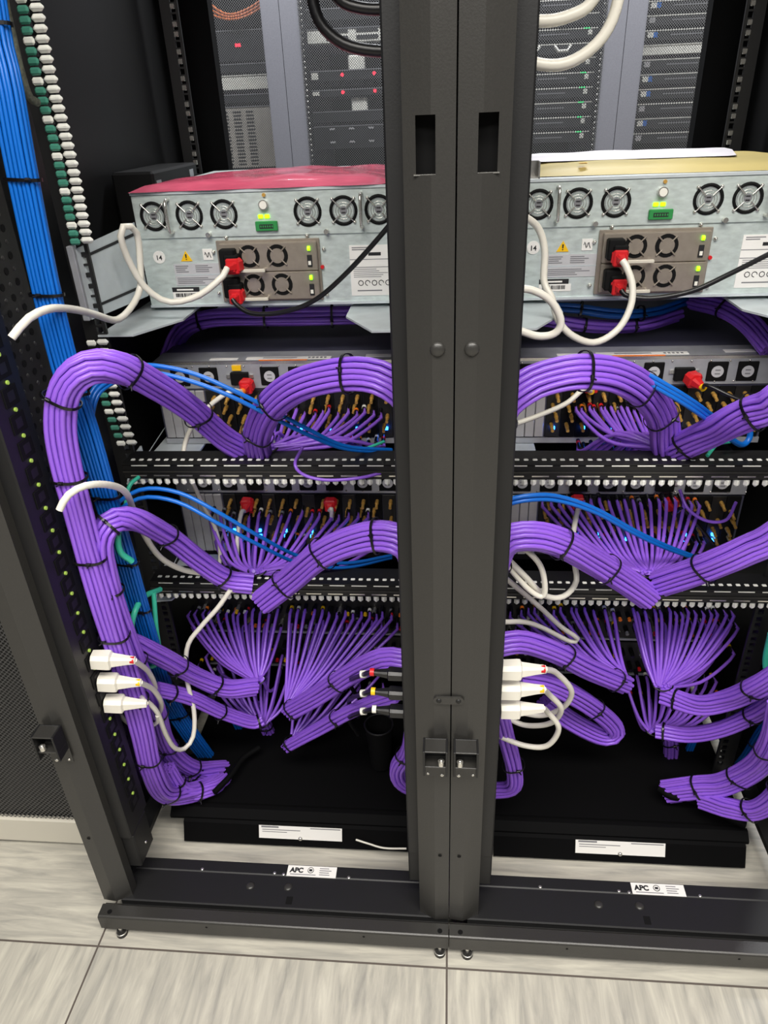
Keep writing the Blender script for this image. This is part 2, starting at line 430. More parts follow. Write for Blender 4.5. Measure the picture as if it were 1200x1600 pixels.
    for i in range(4): l.box((lx0+.058, ly0+.004+i*.004, .0606), (lx0+.058+random.uniform(.016, .024), ly0+.0055+i*.004, .0608), INKG)
    l.box((lx0+.006, ly0+.003, .0606), (lx0+.052, ly0+.0045, .0608), INKG)
    l.tube([(lx0+.042+.0052*math.cos(k*.3927), ly0+.0125+.0052*math.sin(k*.3927), .0608) for k in range(17)], .0006, INK, 4, False); l.box((lx0+.0392, ly0+.0105, .0606), (lx0+.0448, ly0+.0145, .0609), INK); l.build('printed_lines', lab)
    # feet
    for xx, yy in ((x0+.03, .006), (x1-.014, .006), (x0+.02, 1.04), (x1-.02, 1.04)):
        f = MB(); f.cyl((xx, yy, .0), (xx, yy, .006), .0095, BLKD, 18); f.cyl((xx, yy, .006), (xx, yy, .014), .0085, BLKD, 18, .006); f.tube([(xx+.0085*math.cos(k*.3142), yy+.0085*math.sin(k*.3142), .007) for k in range(21)], .0012, STEEL, 6, False); f.cyl((xx, yy, .01), (xx, yy, .024), .004, STEEL, 10); f.build('levelling_foot', root)
    MB().box((x0, .02, 2.0), (x1, 1.07, 2.02), BLKD).build('roof_panel', root)
    MB().box((x0+.106, 1.04, .06), (x1-.106, 1.045, .96), VOID).build('added_dark_backing', root)  # added black backing, hides the lit aisle floor so gaps below the shelves stay dark
    return root
def text(s, loc, size, parent, flat=False, m=None, face='front', bold=.02):
    cu = bpy.data.curves.new('lettering', 'FONT'); cu.body = s; cu.size = size; cu.offset = bold*size; cu.extrude = .0001
    o = bpy.data.objects.new('lettering', cu); COL.objects.link(o)
    dg = bpy.context.evaluated_depsgraph_get(); dg.update()
    me = bpy.data.meshes.new_from_object(o.evaluated_get(dg)); bpy.data.objects.remove(o)
    me.materials.clear(); me.materials.append(m or INK)
    if not flat: me.transform(Matrix.Rotation(math.radians(90), 4, 'X'))
    me.transform(Matrix.Translation(loc))
    n = bpy.data.objects.new('lettering', me); COL.objects.link(n); n.parent = parent
    l = Vector((0, 0, 0)); q = parent
    while q: l += q.location; q = q.parent
    me.transform(Matrix.Translation(-l)); return n
rackL = make_rack()
rackR = copy_tree(rackL, (RW, 0, 0), 'black steel equipment rack holding the chassis with the yellow folder, right of the seam')
# joining plate on the seam
q = at(701, 1095, Y=.026)
jp = MB(); pr = []
for k in range(24):
    u = 2*math.pi*k/24; pr.append((q.x+.0145*(1 if math.cos(u) > 0 else -1)+.0058*math.cos(u)+(.0), q.z+.0062*math.sin(u)))
jp.prism(pr, 1, .0255, .0282, BLK)
j = tag(jp.build('joining_plate'), 'small black rounded plate bolting the two rack posts together across the seam', 'plate')
for dx in (-.013, .013):
    s = MB(); s.dome((q.x+dx, .0255, q.z), .0036, .002, (0, -1, 0), BLKD, 12); s.build('screw', j)
# ---------------------------------------------------------------- black bottom trays
def make_tray():
    r = thing('bottom_tray', (-.29, .2, .0), 'black blanking tray with a white label on the floor of the left rack', 'tray', 'black bottom trays')
    b = MB()
    xa, xb = -.535, -.052
    b.prism([(.222, .062), (.232, .062), (.232, .05), (1.0, .045), (1.0, .04), (.205, .04), (.19, .008), (.186, .008), (.202, .045), (.212, .050), (.222, .052)], 0, xa+.028, xb, VOID)
    b.prism([(.208, .046), (.208, .052), (.222, .064), (.228, .064), (.229, .058), (.236, .058), (.237, .062), (1.0, .056), (1.0, .046)], 0, xa, xb+.006, VOID)
    b.build('panel', r)
    p0, p1, p2, p3 = at(404, 1273, Y=.204), at(534, 1287, Y=.204), at(531, 1304, Y=.196), at(399, 1296, Y=.196)
    z1, z0 = .046, .022
    xs0, xs1 = p0.x-.002, p1.x
    def fy(z): return .186+(z-.008)*(.202-.186)/(.037)-.0012
    l = MB(); l.add([(xs0, fy(z0), z0), (xs1, fy(z0), z0), (xs1, fy(z1), z1), (xs0, fy(z1), z1)], [(0, 1, 2, 3)], LABEL)
    for (a, b_, c, d_) in ((.03, .24, .84, .97), (.62, .98, .86, .93), (.04, .5, .66, .72), (.04, .34, .5, .55)):
        X0, X1 = xs0+(xs1-xs0)*a, xs0+(xs1-xs0)*b_; Z0, Z1 = z0+(z1-z0)*c, z0+(z1-z0)*d_
        l.add([(X0, fy(Z0)-.0004, Z0), (X1, fy(Z0)-.0004, Z0), (X1, fy(Z1)-.0004, Z1), (X0, fy(Z1)-.0004, Z1)], [(0, 1, 2, 3)], INKG)
    l.build('paper_label', r, 'white paper label with two printed lines')
    xm = (xs0+xs1)/2; MB().dome((xm, fy(.024)-.0002, .024), .0042, .004, (0, -1, .3), STEEL, 12).build('thumbscrew', r)
    return r
trayL = make_tray(); trayR = copy_tree(trayL, (RW, 0, 0), 'black blanking tray with a white label on the floor of the right rack')
o = cord('cable', 'thin white loose cable end lying on the left bottom tray beside the centre posts', [(556, 1312, .172), (575, 1318, .17), (600, 1325, .168), (635, 1326, .168)], .0018, WHT)
# ---------------------------------------------------------------- PDUs
def make_pdu(face, xf, label):
    """vertical power strip; face=+1 outlets look to +x"""
    r = thing('power_strip', (xf, .09, .19), label, 'power strip', 'vertical black power strips')
    xs = sorted((xf, xf-face*.040)); b = MB(); b.box((xs[0], .055, .19), (xs[1], .125, 1.98), BLKD, .002)
    b.box((xs[0], .06, .1), (xs[0]+.004 if face < 0 else xs[1], .12, .19), BLKD) if False else None
    b.build('housing', r)
    z = .24; i = 0
    n = 0
    while z < 1.75 and n < 60:
        o = MB(); f = face*.0006
        x = xf+face*.0002
        ax = sorted((xf, xf+face*.0015)); o.box((ax[0], .078, z-.012), (ax[1], .108, z+.012), MATTE, .0005)
        o.box((ax[0], .086, z-.006), (ax[1]+.0002*face, .1, z+.006), BLKD)
        o.build('outlet', r)
        if label.endswith('picture'):
            l = MB(); ax = sorted((xf, xf+face*.0022)); l.cyl((ax[0], .094, z+.0165), (ax[1], .094, z+.0165), .0027, LEDP, 8); l.build('led', r)
        z += .0342; n += 1
    br = MB(); ax = sorted((xf, xf-face*.05)); br.box((ax[0], .06, .11), (ax[1], .115, .19), BLKD, .002); bo = br.build('bracket', r)
    MB().dome((xf, .09, .135), .003, .002, (face, 0, 0), STEEL, 8).build('screw', bo)
    return r
CXL = SEAM-RW/2
pdu1 = make_pdu(1, -.522, 'black vertical power strip with green outlet lights at the left edge of the picture')
pdu2 = make_pdu(-1, -.058, 'black vertical power strip on the left side of the centre posts, facing left')
pdu3 = make_pdu(1, .078, 'black vertical power strip on the right side of the centre posts, facing right')
# perforated channel beside the left strip
b = MB(); X = -.545
b.box((X-.003, .128, .2), (X, .235, 2.0), BLKD)
pc = tag(b.build('perforated_channel'), 'black punched steel side channel behind the leftmost power strip', 'channel')
h = MB()
zz = .3; k = 0
while zz < 1.9:
    for j, yy in enumerate((.14, .158, .176, .194, .212)):
        if (j+k) % 2 == 0: h.cyl((X-.001, yy, zz), (X+.0006, yy, zz), .0048, MATTE, 8)
        else: h.dome((X, yy, zz), .003, .0012, (1, 0, 0), BLK, 8, 3)
    zz += .016; k += 1
h.build('punched_holes', pc)
# ---------------------------------------------------------------- chassis D1
YD = .5
def fan(parent, c, R, arms=4, pitch='big', gcol=STEEL, screw=True):
    """axial fan facing -y: frame+blades, hub, wire finger guard"""
    x, y, z = c; b = MB()
    n = 28; ring = []
    b.cyl((x, y+.004, z), (x, y+.0045, z), R, MATTE, n)
    for rr, dy in ((R, -.0008), ):
        b.tube([(x+rr*math.cos(2*math.pi*k/n), y+dy+.001, z+rr*math.sin(2*math.pi*k/n)) for k in range(n+1)], .0026, MATTE, 6, False)
    for k in range(7):
        u = 2*math.pi*k/7; p = [(x+math.cos(u)*R*.35, y+.0015, z+math.sin(u)*R*.35), (x+math.cos(u+.55)*R*.88, y+.0005, z+math.sin(u+.55)*R*.88), (x+math.cos(u+.15)*R*.9, y+.0035, z+math.sin(u+.15)*R*.9)]
        b.add(p, [(0, 1, 2)], BLKD)
    f = b.build('fan', parent)
    hb = MB(); hb.cyl((x, y-.0003, z), (x, y+.003, z), R*.3, INKG, 18); hb.box((x-R*.16, y-.0006, z-R*.2), (x+R*.16, y-.0002, z-R*.1), INK); hb.box((x-R*.16, y-.0006, z+R*.08), (x+R*.16, y-.0002, z+R*.18), INK); hb.build('hub', f)
    g = MB()
    for rr in (.42, .62, .82) if pitch == 'big' else (.62,):
        g.tube([(x+R*rr*math.cos(2*math.pi*k/n), y-.0018, z+R*rr*math.sin(2*math.pi*k/n)) for k in range(n+1)], .00042, gcol if rr != .82 else INKG, 5, False)
    for k in range(4):
        u = math.pi/4+k*math.pi/2; e = 1.22
        g.tube([(x+R*.36*math.cos(u), y-.0024, z+R*.36*math.sin(u)), (x+R*e*math.cos(u), y-.0018, z+R*e*math.sin(u))], .0011, gcol, 6)
        if screw: g.dome((x+R*e*math.cos(u), y, z+R*e*math.sin(u)), .0028, .003, (0, -1, 0), gcol, 10, 3)
    g.build('finger_guard', f)
    return f
def lines(b, x0, x1, z0, z1, y, n, m=INKG, fr=.45):
    for i in range(n):
        zz = z1-(z1-z0)*(i+.5)/n; hh = (z1-z0)/n*fr/2
        b.box((x0, y-.0003, zz-hh), (x0+(x1-x0)*random.uniform(.55, 1), y, zz+hh), m)
def P2(x, y): q = at(x, y, Y=YD); return q.x, q.z
def make_d1():
    xl, xr, zb, zt = CXL-.205, CXL+.205, .966, 1.142
    r = thing('amplifier_chassis', (CXL, YD, zb), 'galvanized steel chassis in the left rack with a pink bag lying on top', 'network equipment', 'galvanized chassis at the top')
    b = MB(); b.box((xl, YD, zb), (xr, YD+.46, zt), GALV); b.box((xl, YD-.004, zt-.003), (xr, YD+.02, zt+.001), GALVL)
    zf = 1.075
    b.box((xl+.002, YD-.0025, zf), (xr-.002, YD, zt-.004), GALV); b.box((xl, YD-.004, zb), (xr, YD, zb+.004), GALVL)
    b.build('housing', r)
    R = .0195
    fz = 1.108
    for X in (241, 297, 351): fan(r, (P2(X, 338)[0], YD-.003, fz), R)
    for X in (481, 537, 592): fan(r, (P2(X, 330)[0], YD-.003, fz), R)
    for X in (267, 566):
        x = P2(X, 335)[0]; h = MB(); h.tube(spline([(x, YD-.002, fz+.024), (x, YD-.016, fz+.023), (x, YD-.02, fz+.015), (x, YD-.02, fz-.015), (x, YD-.016, fz-.023), (x, YD-.002, fz-.024)], 14), .0026, STEEL, 8); h.build('handle', r)
    for X in (327, 511):
        x = P2(X, 360)[0]; MB().cyl((x, YD-.003, zf+.004), (x, YD-.011, zf+.004), .0038, STEEL, 12).build('thumbscrew', r)
    x = P2(413, 321)[0]; k = MB(); k.cyl((x, YD-.002, 1.12), (x, YD-.009, 1.12), .0075, STEEL, 18); k.cyl((x, YD-.009, 1.12), (x, YD-.010, 1.12), .0058, WHTP, 18); k.build('push_button', r)
    MB().cyl((P2(413, 305)[0], YD-.002, 1.134), (P2(413, 305)[0], YD-.006, 1.134), .0028, BRASS, 10).build('ground_stud', r)
    for X in (408, 418):
        x = P2(X, 338)[0]; MB().box((x-.004, YD-.005, 1.1), (x+.004, YD-.002, 1.106), LEDG, .001).build('led', r)
    x = P2(418, 354)[0]; g = MB(); g.box((x-.0175, YD-.008, 1.082), (x+.0175, YD-.002, 1.0965), GRNP, .001); g.box((x-.011, YD-.0085, 1.086), (x+.011, YD-.008, 1.092), INK)
    for k in range(6): g.box((x-.0095+k*.0036, YD-.0088, 1.0875), (x-.0075+k*.0036, YD-.0085, 1.0905), GRNP)
    g.build('terminal_block', r)
    # labels and stickers
    cx, cz = P2(249, 402); l = MB(); l.cyl((cx, YD-.0012, cz), (cx, YD, cz), .0098, LABEL, 24); l = l.build('round_sticker', r, 'round white sticker printed 14'); text('14', (cx-.0055, YD-.0014, cz-.0042), .0105, l)
    cx, cz = P2(291, 401); l = MB(); l.prism([(cx-.0095, cz-.007), (cx+.0095, cz-.007), (cx, cz+.009)], 1, YD-.001, YD, YEL); l.prism([(cx-.001, cz-.002), (cx+.001, cz-.002), (cx+.0012, cz+.004), (cx-.0012, cz+.004)], 1, YD-.0013, YD-.001, INK); l.box((cx-.001, YD-.0013, cz-.0048), (cx+.001, YD-.001, cz-.0032), INK); l.build('warning_sticker', r)
    cx, cz = P2(325, 398); l = MB(); l.box((cx-.008, YD-.001, cz-.008), (cx+.008, YD, cz+.009), LABEL); l.tube([(cx-.005+.01*k/8, YD-.0013, cz+.0045*math.sin(k*1.4)) for k in range(9)], .0006, INK, 4); l.build('small_label', r)
    ax, az = P2(277, 446); bx, bz = P2(343, 412); bz = max(az, bz); az2 = min(az, bz)
    l = MB(); l.box((ax, YD-.001, az2), (bx, YD, az2+.034), LABELG); l.box((ax, YD-.0012, az2+.0155), (bx, YD-.001, az2+.0175), GALVL); lines(l, ax+.003, ax+.03, az2+.02, az2+.032, YD-.001, 4); lines(l, ax+.036, bx-.003, az2+.02, az2+.032, YD-.001, 4); lines(l, ax+.003, bx-.004, az2+.002, az2+.013, YD-.001, 4); l.build('spec_label', r)
    ax, az = P2(272, 467); l = MB(); l.box((ax, YD-.001, az), (ax+.05, YD, az+.011), LABEL)
    l.box((ax, YD-.001, az+.011), (ax+.046, YD, az+.0185), INK)
    for k in range(16): l.box((ax+.005+k*.0023, YD-.0013, az+.003), (ax+.006+k*.0023+random.uniform(0, .001), YD-.001, az+.009), INK)
    l.box((ax+.008, YD-.0013, az+.0135), (ax+.036, YD-.001, az+.016), LABEL); l.build('barcode_label', r)
    ax, az = P2(550, 462); bx, _ = P2(624, 400)
    l = MB(); l.box((ax, YD-.001, az), (bx, YD, az+.078), LABEL); lines(l, ax+.004, ax+.04, az+.07, az+.076, YD-.001, 2); l.box((ax+.03, YD-.0013, az+.062), (ax+.05, YD-.001, az+.067), INK); l.box((ax, YD-.0013, az+.056), (bx, YD-.001, az+.057), INKG); l.box((ax, YD-.0013, az+.044), (bx, YD-.001, az+.045), INKG)
    lines(l, ax+.005, bx-.01, az+.028, az+.043, YD-.001, 5, INKG, .3)
    for k in range(5): l.tube([(ax+.016+k*.011+.004*math.cos(2*math.pi*i/8), YD-.0013, az+.02+.004*math.sin(2*math.pi*i/8)) for i in range(7 if k % 2 else 9)], .0006, INK, 4)
    lines(l, ax+.01, bx-.02, az+.006, az+.01, YD-.001, 1); l.build('certification_label', r)
    # power supplies
    ax, az = P2(356, 467); bx, bz = P2(496, 384)
    fr = MB(); fr.box((ax-.006, YD-.004, az-.004), (bx+.004, YD, az+.092), TAUPE, .001)
    for (X, Z) in ((ax+.012, az+.096), (bx-.015, az+.096), (bx+.010, az+.075), (bx+.010, az+.004), (ax-.012, az+.075), (ax-.013, az+.01)): fr.dome((X, YD-.001, Z), .0032, .005, (0, -1, 0), STEEL, 10)
    fr.build('psu_bay', r); H = .0435
    for k in (1, 0):
        z0 = az+k*(H+.001); m_ = MB(); m_.box((ax, YD-.012, z0), (bx, YD-.003, z0+H), TAUPE, .0012); 
        ps = m_.build('power_supply', r)
        for fx in (.048, .094): fan_small(ps, (ax+fx+(0 if k else .003), YD-.0125, z0+H*.55), .0172)
        h = MB(); hx = ax+.038; h.tube([(hx, YD-.012, z0+.004), (hx, YD-.026, z0+.004)], .0022, STEEL, 8); h.tube([(hx+.034, YD-.026, z0+.004), (hx+.034, YD-.012, z0+.004)], .0022, STEEL, 8); h.box((hx-.003, YD-.028, z0+.0015), (hx+.037, YD-.0245, z0+.007), CREAM, .001); h.build('handle', ps)
        x = bx-.012; MB().tube([(x-.002, YD-.0135, z0+.034), (x+.002, YD-.0135, z0+.034)], .0036, LEDG, 12).build('led', ps)
        s = MB(); s.box((x-.0038, YD-.014, z0+.006), (x+.0038, YD-.012, z0+.024), INK, .0005); s.box((x-.0022, YD-.015, z0+.009), (x+.0022, YD-.0138, z0+.015), WHTP); s.build('switch', ps)
        c = MB(); c.box((ax+.004, YD-.030, z0+.007), (ax+.029, YD-.012, z0+H-.006), MATTE, .002); c.box((ax+.012, YD-.034, z0+.004), (ax+.034, YD-.012, z0+H-.014), MATTE, .002); c.build('inlet', ps)
    l = MB(); l.cyl((bx+.006, YD-.001, az+.048), (bx+.006, YD-.005, az+.048), .003, RED, 10); l.build('indicator', r)
    return r
def fan_small(parent, c, R):
    x, y, z = c; b = MB(); n = 22
    b.cyl((x, y, z), (x, y+.0004, z), R, MATTE, n); f = b.build('fan', parent)
    g = MB(); g.cyl((x, y-.0015, z), (x, y, z), R*.66, TAUPE, 18)
    for k in range(4):
        u = math.pi/4+k*math.pi/2; g.tube([(x+R*.5*math.cos(u), y-.001, z+R*.5*math.sin(u)), (x+R*1.15*math.cos(u), y-.0012, z+R*1.15*math.sin(u))], .0013, TAUPE, 5)
    g.build('hub', f)
d1 = make_d1(); d1r = copy_tree(d1, (RW, 0, 0), 'galvanized steel chassis in the right rack with a yellow folder and paper on top')
# support brackets (side wings) at both ends of the chassis
def make_wing(sgn, label):
    cx = CXL; r = thing('support_bracket', (cx-sgn*.24, .4, .96), label, 'bracket', 'pale chassis support brackets')
    xo = cx-sgn*.236; xi = cx-sgn*.207
    a = MB(); a.add([(xo, .345, .985), (xo, .345, 1.085), (xi, .5, 1.1), (xi, .5, .985)], [(0, 1, 2, 3)], GALVL); a.add([(xo-sgn*.0015, .347, .985), (xo-sgn*.0015, .347, 1.085), (xi-sgn*.0015, .502, 1.1), (xi-sgn*.0015, .502, .985)], [(3, 2, 1, 0)], GALVL)
    def Q(s, t, e=.0008): # point on plate
        p0 = Vector((xo, .345, .985)).lerp(Vector((xi, .5, .985)), s); p1 = Vector((xo, .345, 1.085)).lerp(Vector((xi, .5, 1.1)), s); n = Vector((sgn*.155, -.029, 0)).normalized()
        return p0.lerp(p1, t)+n*e
    for (s0, s1, t0, t1) in ((.1, .95, .84, .88), (.1, .98, .14, .18)): a.add([Q(s0, t0), Q(s1, t0), Q(s1, t1), Q(s0, t1)], [(0, 1, 2, 3)], INK)
    a.build('side_plate', r)
    t = MB(); w0, w1 = sorted((xo-sgn*.002, xi+sgn*.07))
    t.prism([(xo, .352), (xo+sgn*.055, .352), (xi+sgn*.075, .44), (xi+sgn*.075, .7), (xo, .7)] if sgn > 0 else [(xo, .7), (xi+sgn*.075, .7), (xi+sgn*.075, .44), (xo+sgn*.055, .352), (xo, .352)], 2, .957, .960, GALVL); t.build('shelf_flange', r)
    f = MB(); ws = sorted((xo-sgn*.01, xo)); f.box((ws[0], .338, .985), (ws[1], .35, 1.09), LIP, .001); f.build('ear', r)
    return r
w1 = make_wing(1, 'pale steel support bracket at the left end of the left galvanized chassis')
w2 = make_wing(-1, 'pale support bracket under the pink bag chassis, mostly hidden by the centre posts')
w3 = copy_tree(w1, (RW, 0, 0), 'pale support bracket under the folder chassis, mostly hidden by the centre posts')
w4 = copy_tree(w2, (RW, 0, 0), 'pale steel support bracket at the right end of the right galvanized chassis')
# things on top
def sheet(name, poly, z, t, m, amp=.003, label='', cat='', seed=1, edge=.0):
    """thin crumpled slab over a quad poly (4 xy corners), real thickness"""
    rnd = random.Random(seed); n = 26; k = 14; vs = []; fs = []; ph = [rnd.uniform(0, 6) for _ in range(8)]
    A, B, C, D = [Vector(p) for p in poly]
    for top in (1, 0):
        for j in range(k+1):
            for i in range(n+1):
                u, v = i/n, j/k; p = (A*(1-u)+B*u)*(1-v)+(D*(1-u)+C*u)*v
                e = min(1, min(u, 1-u)*9, min(v, 1-v)*6)**.5
                w = amp*(math.sin(u*9+ph[0]+v*3)+.7*math.sin(u*21+ph[1]-v*8)+.5*math.sin(v*17+ph[2]+u*5))
                off = amp*.8*math.sin(u*23+ph[4])*(1 if v < .05 else 0)
                vs.append((p[0], p[1]+off, z+(t*e+max(-t*.4, w*e*.6) if top else 0)))
    N1 = (n+1)*(k+1)
    for j in range(k):
        for i in range(n):
            a = j*(n+1)+i; fs.append((a, a+1, a+n+2, a+n+1)); a += N1; fs.append((a+n+1, a+n+2, a+1, a))
    rim = [i for i in range(n+1)]+[j*(n+1)+n for j in range(1, k+1)]+[k*(n+1)+i for i in range(n-1, -1, -1)]+[j*(n+1) for j in range(k-1, 0, -1)]
    for i in range(len(rim)): a, b = rim[i], rim[(i+1) % len(rim)]; fs.append((a, a+N1, b+N1, b))
    o = MB().add(vs, fs, m, True).build(name); return tag(o, label, cat)
pb = sheet('antistatic_bag', [(CXL-.205, .492), (CXL+.205, .494), (CXL+.2, .80), (CXL-.13, .78)], 1.1435, .013, PINK, .0028, 'shiny pink plastic antistatic bag lying on the left galvanized chassis', 'bag', 3)
fo = sheet('folder', [(.125, .53), (.56, .50), (.57, .80), (.10, .82)], 1.1435, .012, MANILA, .0012, 'yellow card folder lying on the right galvanized chassis', 'folder', 5)
pp = sheet('paper_sheets', [(.12, .64), (.455, .62), (.50, .78), (.12, .8)], 1.157, .006, PAPER, .0015, 'white loose papers lying on top of the yellow folder', 'paper', 8)
st = MB().add([(0, 0, 0), (.012, .002, 0), (.011, .012, .0004), (-.001, .01, .0002)], [(0, 1, 2, 3)], YEL).add([(0, 0, .001), (.012, .002, .001), (.011, .012, .0014), (-.001, .01, .0012)], [(3, 2, 1, 0)], YEL).build('sticky_note'); st.location = (.2, .545, 1.158); tag(st, 'tiny bright yellow scrap on the yellow folder', 'note')
cl = MB(); cl.box((.116, .502, 1.143), (.136, .53, 1.145), STEEL); cl.box((.134, .502, 1.143), (.136, .53, 1.166), STEEL); cl.box((.116, .528, 1.143), (.136, .530, 1.166), STEEL)
tag(cl.build('metal_clip'), 'small bent metal clip on the right chassis beside the centre post', 'clip')
# ---------------------------------------------------------------- amplifier shelves D2, D3
def port_xz(xs, zs): return [(x, z) for z in zs for x in xs]
def make_node(zt, h, label, fanz, short, grp, y=YD, labels=True):
    xl, xr = CXL-.226, CXL+.226; zb = zt-h
    r = thing('switch_chassis', (CXL, y, zb), label, 'network equipment', grp)
    b = MB(); b.box((xl, y+.003, zb), (xr, y+.42, zt-.001), GREYP); b.box((xl, y+.003, zt-.001), (xr, y+.06, zt+.0015), LIP); b.box((xl-.002, y, zt-.003), (xr+.002, y+.004, zt+.002), STEEL)
    b.box((xl, y, zt-.046), (xr, y+.003, zt-.003), LIP); b.build('housing', r)
    if labels:
        l = MB(); l.box((CXL-.06, y+.012, zt+.0015), (CXL+.09, y+.026, zt+.0022), LABEL); l.box((CXL-.03, y+.015, zt+.0022), (CXL+.03, y+.022, zt+.0024), SILV)
        for k in range(5): l.box((CXL+.05+k*.007, y+.015, zt+.0022), (CXL+.054+k*.007, y+.022, zt+.0024), INKG)
        l.build('top_label', r); l = MB(); l.box((CXL-.035, y+.004, zt+.0018), (CXL+.05, y+.009, zt+.0024), ORG); l.build('orange_strip', r)
        l = MB(); l.box((CXL+.15, y+.02, zt+.0015), (CXL+.21, y+.034, zt+.0022), LABEL); l.build('small_label', r)
        l = MB(); l.box((CXL-.125, y+.012, zt+.0015), (CXL-.075, y+.022, zt+.0022), LABEL); l.build('small_label', r)
    fz = zt-.024
    for fx in (-.178, -.126, -.017, .033, .135, .183) if short else (-.171, -.122, -.017, .031, .135, .182): 
        x = CXL+fx; c = MB(); c.box((x-.0165, y-.0025, fz-.0165), (x+.0165, y, fz+.0165), MATTE, .004); f = c.build('fan', r)
        c = MB(); c.cyl((x, y-.0035, fz), (x, y-.0025, fz), .0098, LABELG, 18); c.box((x-.0042, y-.0038, fz-.0045), (x+.0042, y-.0034, fz-.0025), INKG); c.box((x-.0042, y-.0038, fz+.0018), (x+.0042, y-.0034, fz+.0038), INKG); c.build('hub', f)
    sc = MB()
    for k in range(15): sc.dome((CXL-.215+k*.0307, y-.0005, zt-.006), .0018, .0015, (0, -1, 0), STEEL, 6, 2); sc.dome((CXL-.215+k*.0307+.011, y-.0005, zt-.041), .0018, .0015, (0, -1, 0), STEEL, 6, 2)
    sc.build('screw_row', r)
    for ix in (-.070, .082):
        x = CXL+ix; c = MB(); c.box((x-.016, y-.008, fz-.014), (x+.016, y, fz+.008), MATTE, .001); c.box((x-.024, y-.003, fz-.003), (x+.024, y-.0002, fz+.003), STEEL); c.build('power_inlet', r)
    x = CXL-.074; MB().box((x-.008, y-.004, zt-.013), (x+.008, y, zt-.004), YEL).build('yellow_label', r)
    # blank slats and card area
    b = MB(); xa = xl+.004
    nb = 5
    for k in range(nb): b.box((xa+k*.0165, y-.002, zb+.012), (xa+k*.0165+.0155, y+.003, zt-.050), SILV, .001)
    b.build('blank_panel', r)
    b = MB(); b.box((xl, y-.0005, zb), (xr, y+.003, zb+.010), LIP if short else MATTE); b.build('bottom_rail', r)
    cards = MB(); ca = xa+nb*.0165+.002; nc = 14; cw = (xr-.004-ca)/nc
    for k in range(nc): cards.box((ca+k*cw, y-.001, zb+.012), (ca+(k+1)*cw-.001, y+.003, zt-.05), MATTE if k % 3 else BLKD, .0005)
    cards.build('line_card', r)
    n = 0
    zz = [zt-.062, zt-.080, zt-.098, zt-.116, zt-.134]
    zz = [q for q in zz if q > zb+.02]
    for k in range(nc):
        x = ca+(k+.5)*cw
        for i, z in enumerate(zz):
            if n >= 100: break
            if (k+i) % 7 == 6: continue
            c = MB(); x2 = x+(-.003 if i % 2 else .003)
            c.cyl((x2, y-.001, z), (x2, y-.012, z-.001), .0036, BRASS, 8); c.cyl((x2, y-.012, z-.001), (x2, y-.024, z-.004), .0029, BRASS, 8); c.build('coax_connector', r); n += 1
    for k in range(0, nc, 2):
        x = ca+(k+.5)*cw
        for z in (zb+.03,) if short else (zb+.05, zb+.062): 
            c = MB(); c.box((x-.0032, y-.006, z-.0022), (x+.0032, y-.001, z+.0022), LEDB); c.build('status_led', r)
    return r, [(ca+(k+.5)*cw) for k in range(nc)]
d2, xs2 = make_node(.868, .152, 'grey equipment shelf in the left rack under the galvanized chassis', 0, True, 'grey equipment shelves in the second tier')
d2r = copy_tree(d2, (RW, 0, 0), 'grey equipment shelf in the right rack under the galvanized chassis')
d3, xs3 = make_node(.660, .190, 'grey equipment shelf in the left rack between the two lacing bars', 0, False, 'grey equipment shelves between the lacing bars', labels=False)
d3r = copy_tree(d3, (RW, 0, 0), 'grey equipment shelf in the right rack between the two lacing bars')
# shelf plates below D2 / D3 (slide supports)
def make_support(z, label, grp):
    r = thing('slide_support', (CXL-.24, .4, z), label, 'bracket', grp); b = MB()
    xo = CXL-.24
    b.prism([(xo, .34), (xo+.03, .345), (xo+.085, .47), (xo+.085, .6), (xo, .6)], 2, z, z+.003, GALVL); b.add([(xo, .34, z), (xo+.002, .34, z), (xo+.002, .6, z+.03), (xo, .6, z+.03)], [(0, 1, 2, 3)], GALVL)
    b.build('ledge', r); b = MB(); b.prism([(.345, z+.003), (.42, z+.003), (.42, z+.035), (.37, z+.03)], 0, xo-.001, xo+.002, GALVL); b.build('gusset', r)
    return r
s1 = make_support(.712, 'pale steel slide support under the second tier shelf at the left', 'pale slide supports')
s2 = make_support(.47, 'pale steel slide support under the third tier shelf at the left', 'pale slide supports')
copy_tree(s1, (RW, 0, 0), 'pale steel slide support under the second tier shelf of the right rack')
# ---------------------------------------------------------------- patch panels
def make_panel(z, label):
    y = .47; xl, xr = CXL-.215, CXL+.215
    r = thing('patch_panel', (CXL, y, z-.04), label, 'patch panel', 'black patch panels at the bottom')
    b = MB(); b.box((xl, y, z-.042), (xr, y+.05, z+.04), BLKD); b.box((xl, y-.003, z-.043), (xr, y, z-.039), LIP); b.build('face_plate', r)
    xs = [xl+.014+k*(xr-xl-.028)/23 for k in range(24)]
    for row, zz in enumerate((z+.022, z-.012)):
        for k, x in enumerate(xs):
            c = MB(); c.cyl((x, y, zz), (x, y-.016, zz), .0045, STEEL if (k*7+row) % 4 == 0 else MATTE, 8); c.cyl((x, y-.016, zz), (x, y-.022, zz-.001), .0035, random.choice([RED, ORG, YEL, WHTP, INKG, TIE, TIE, TIE, TIE]), 8); c.build('jack', r)
    return r, xs
pn1, xsp = make_panel(.345, 'black patch panel in the left rack, the upper one right below the lower lacing bar')
pn2, _ = make_panel(.255, 'black patch panel in the left rack, the lower one under the fanned purple cables')
pn1r = copy_tree(pn1, (RW, 0, 0), 'black patch panel in the right rack, the upper one right below the lower lacing bar')
pn2r = copy_tree(pn2, (RW, 0, 0), 'black patch panel in the right rack, the lower one under the fanned purple cables')
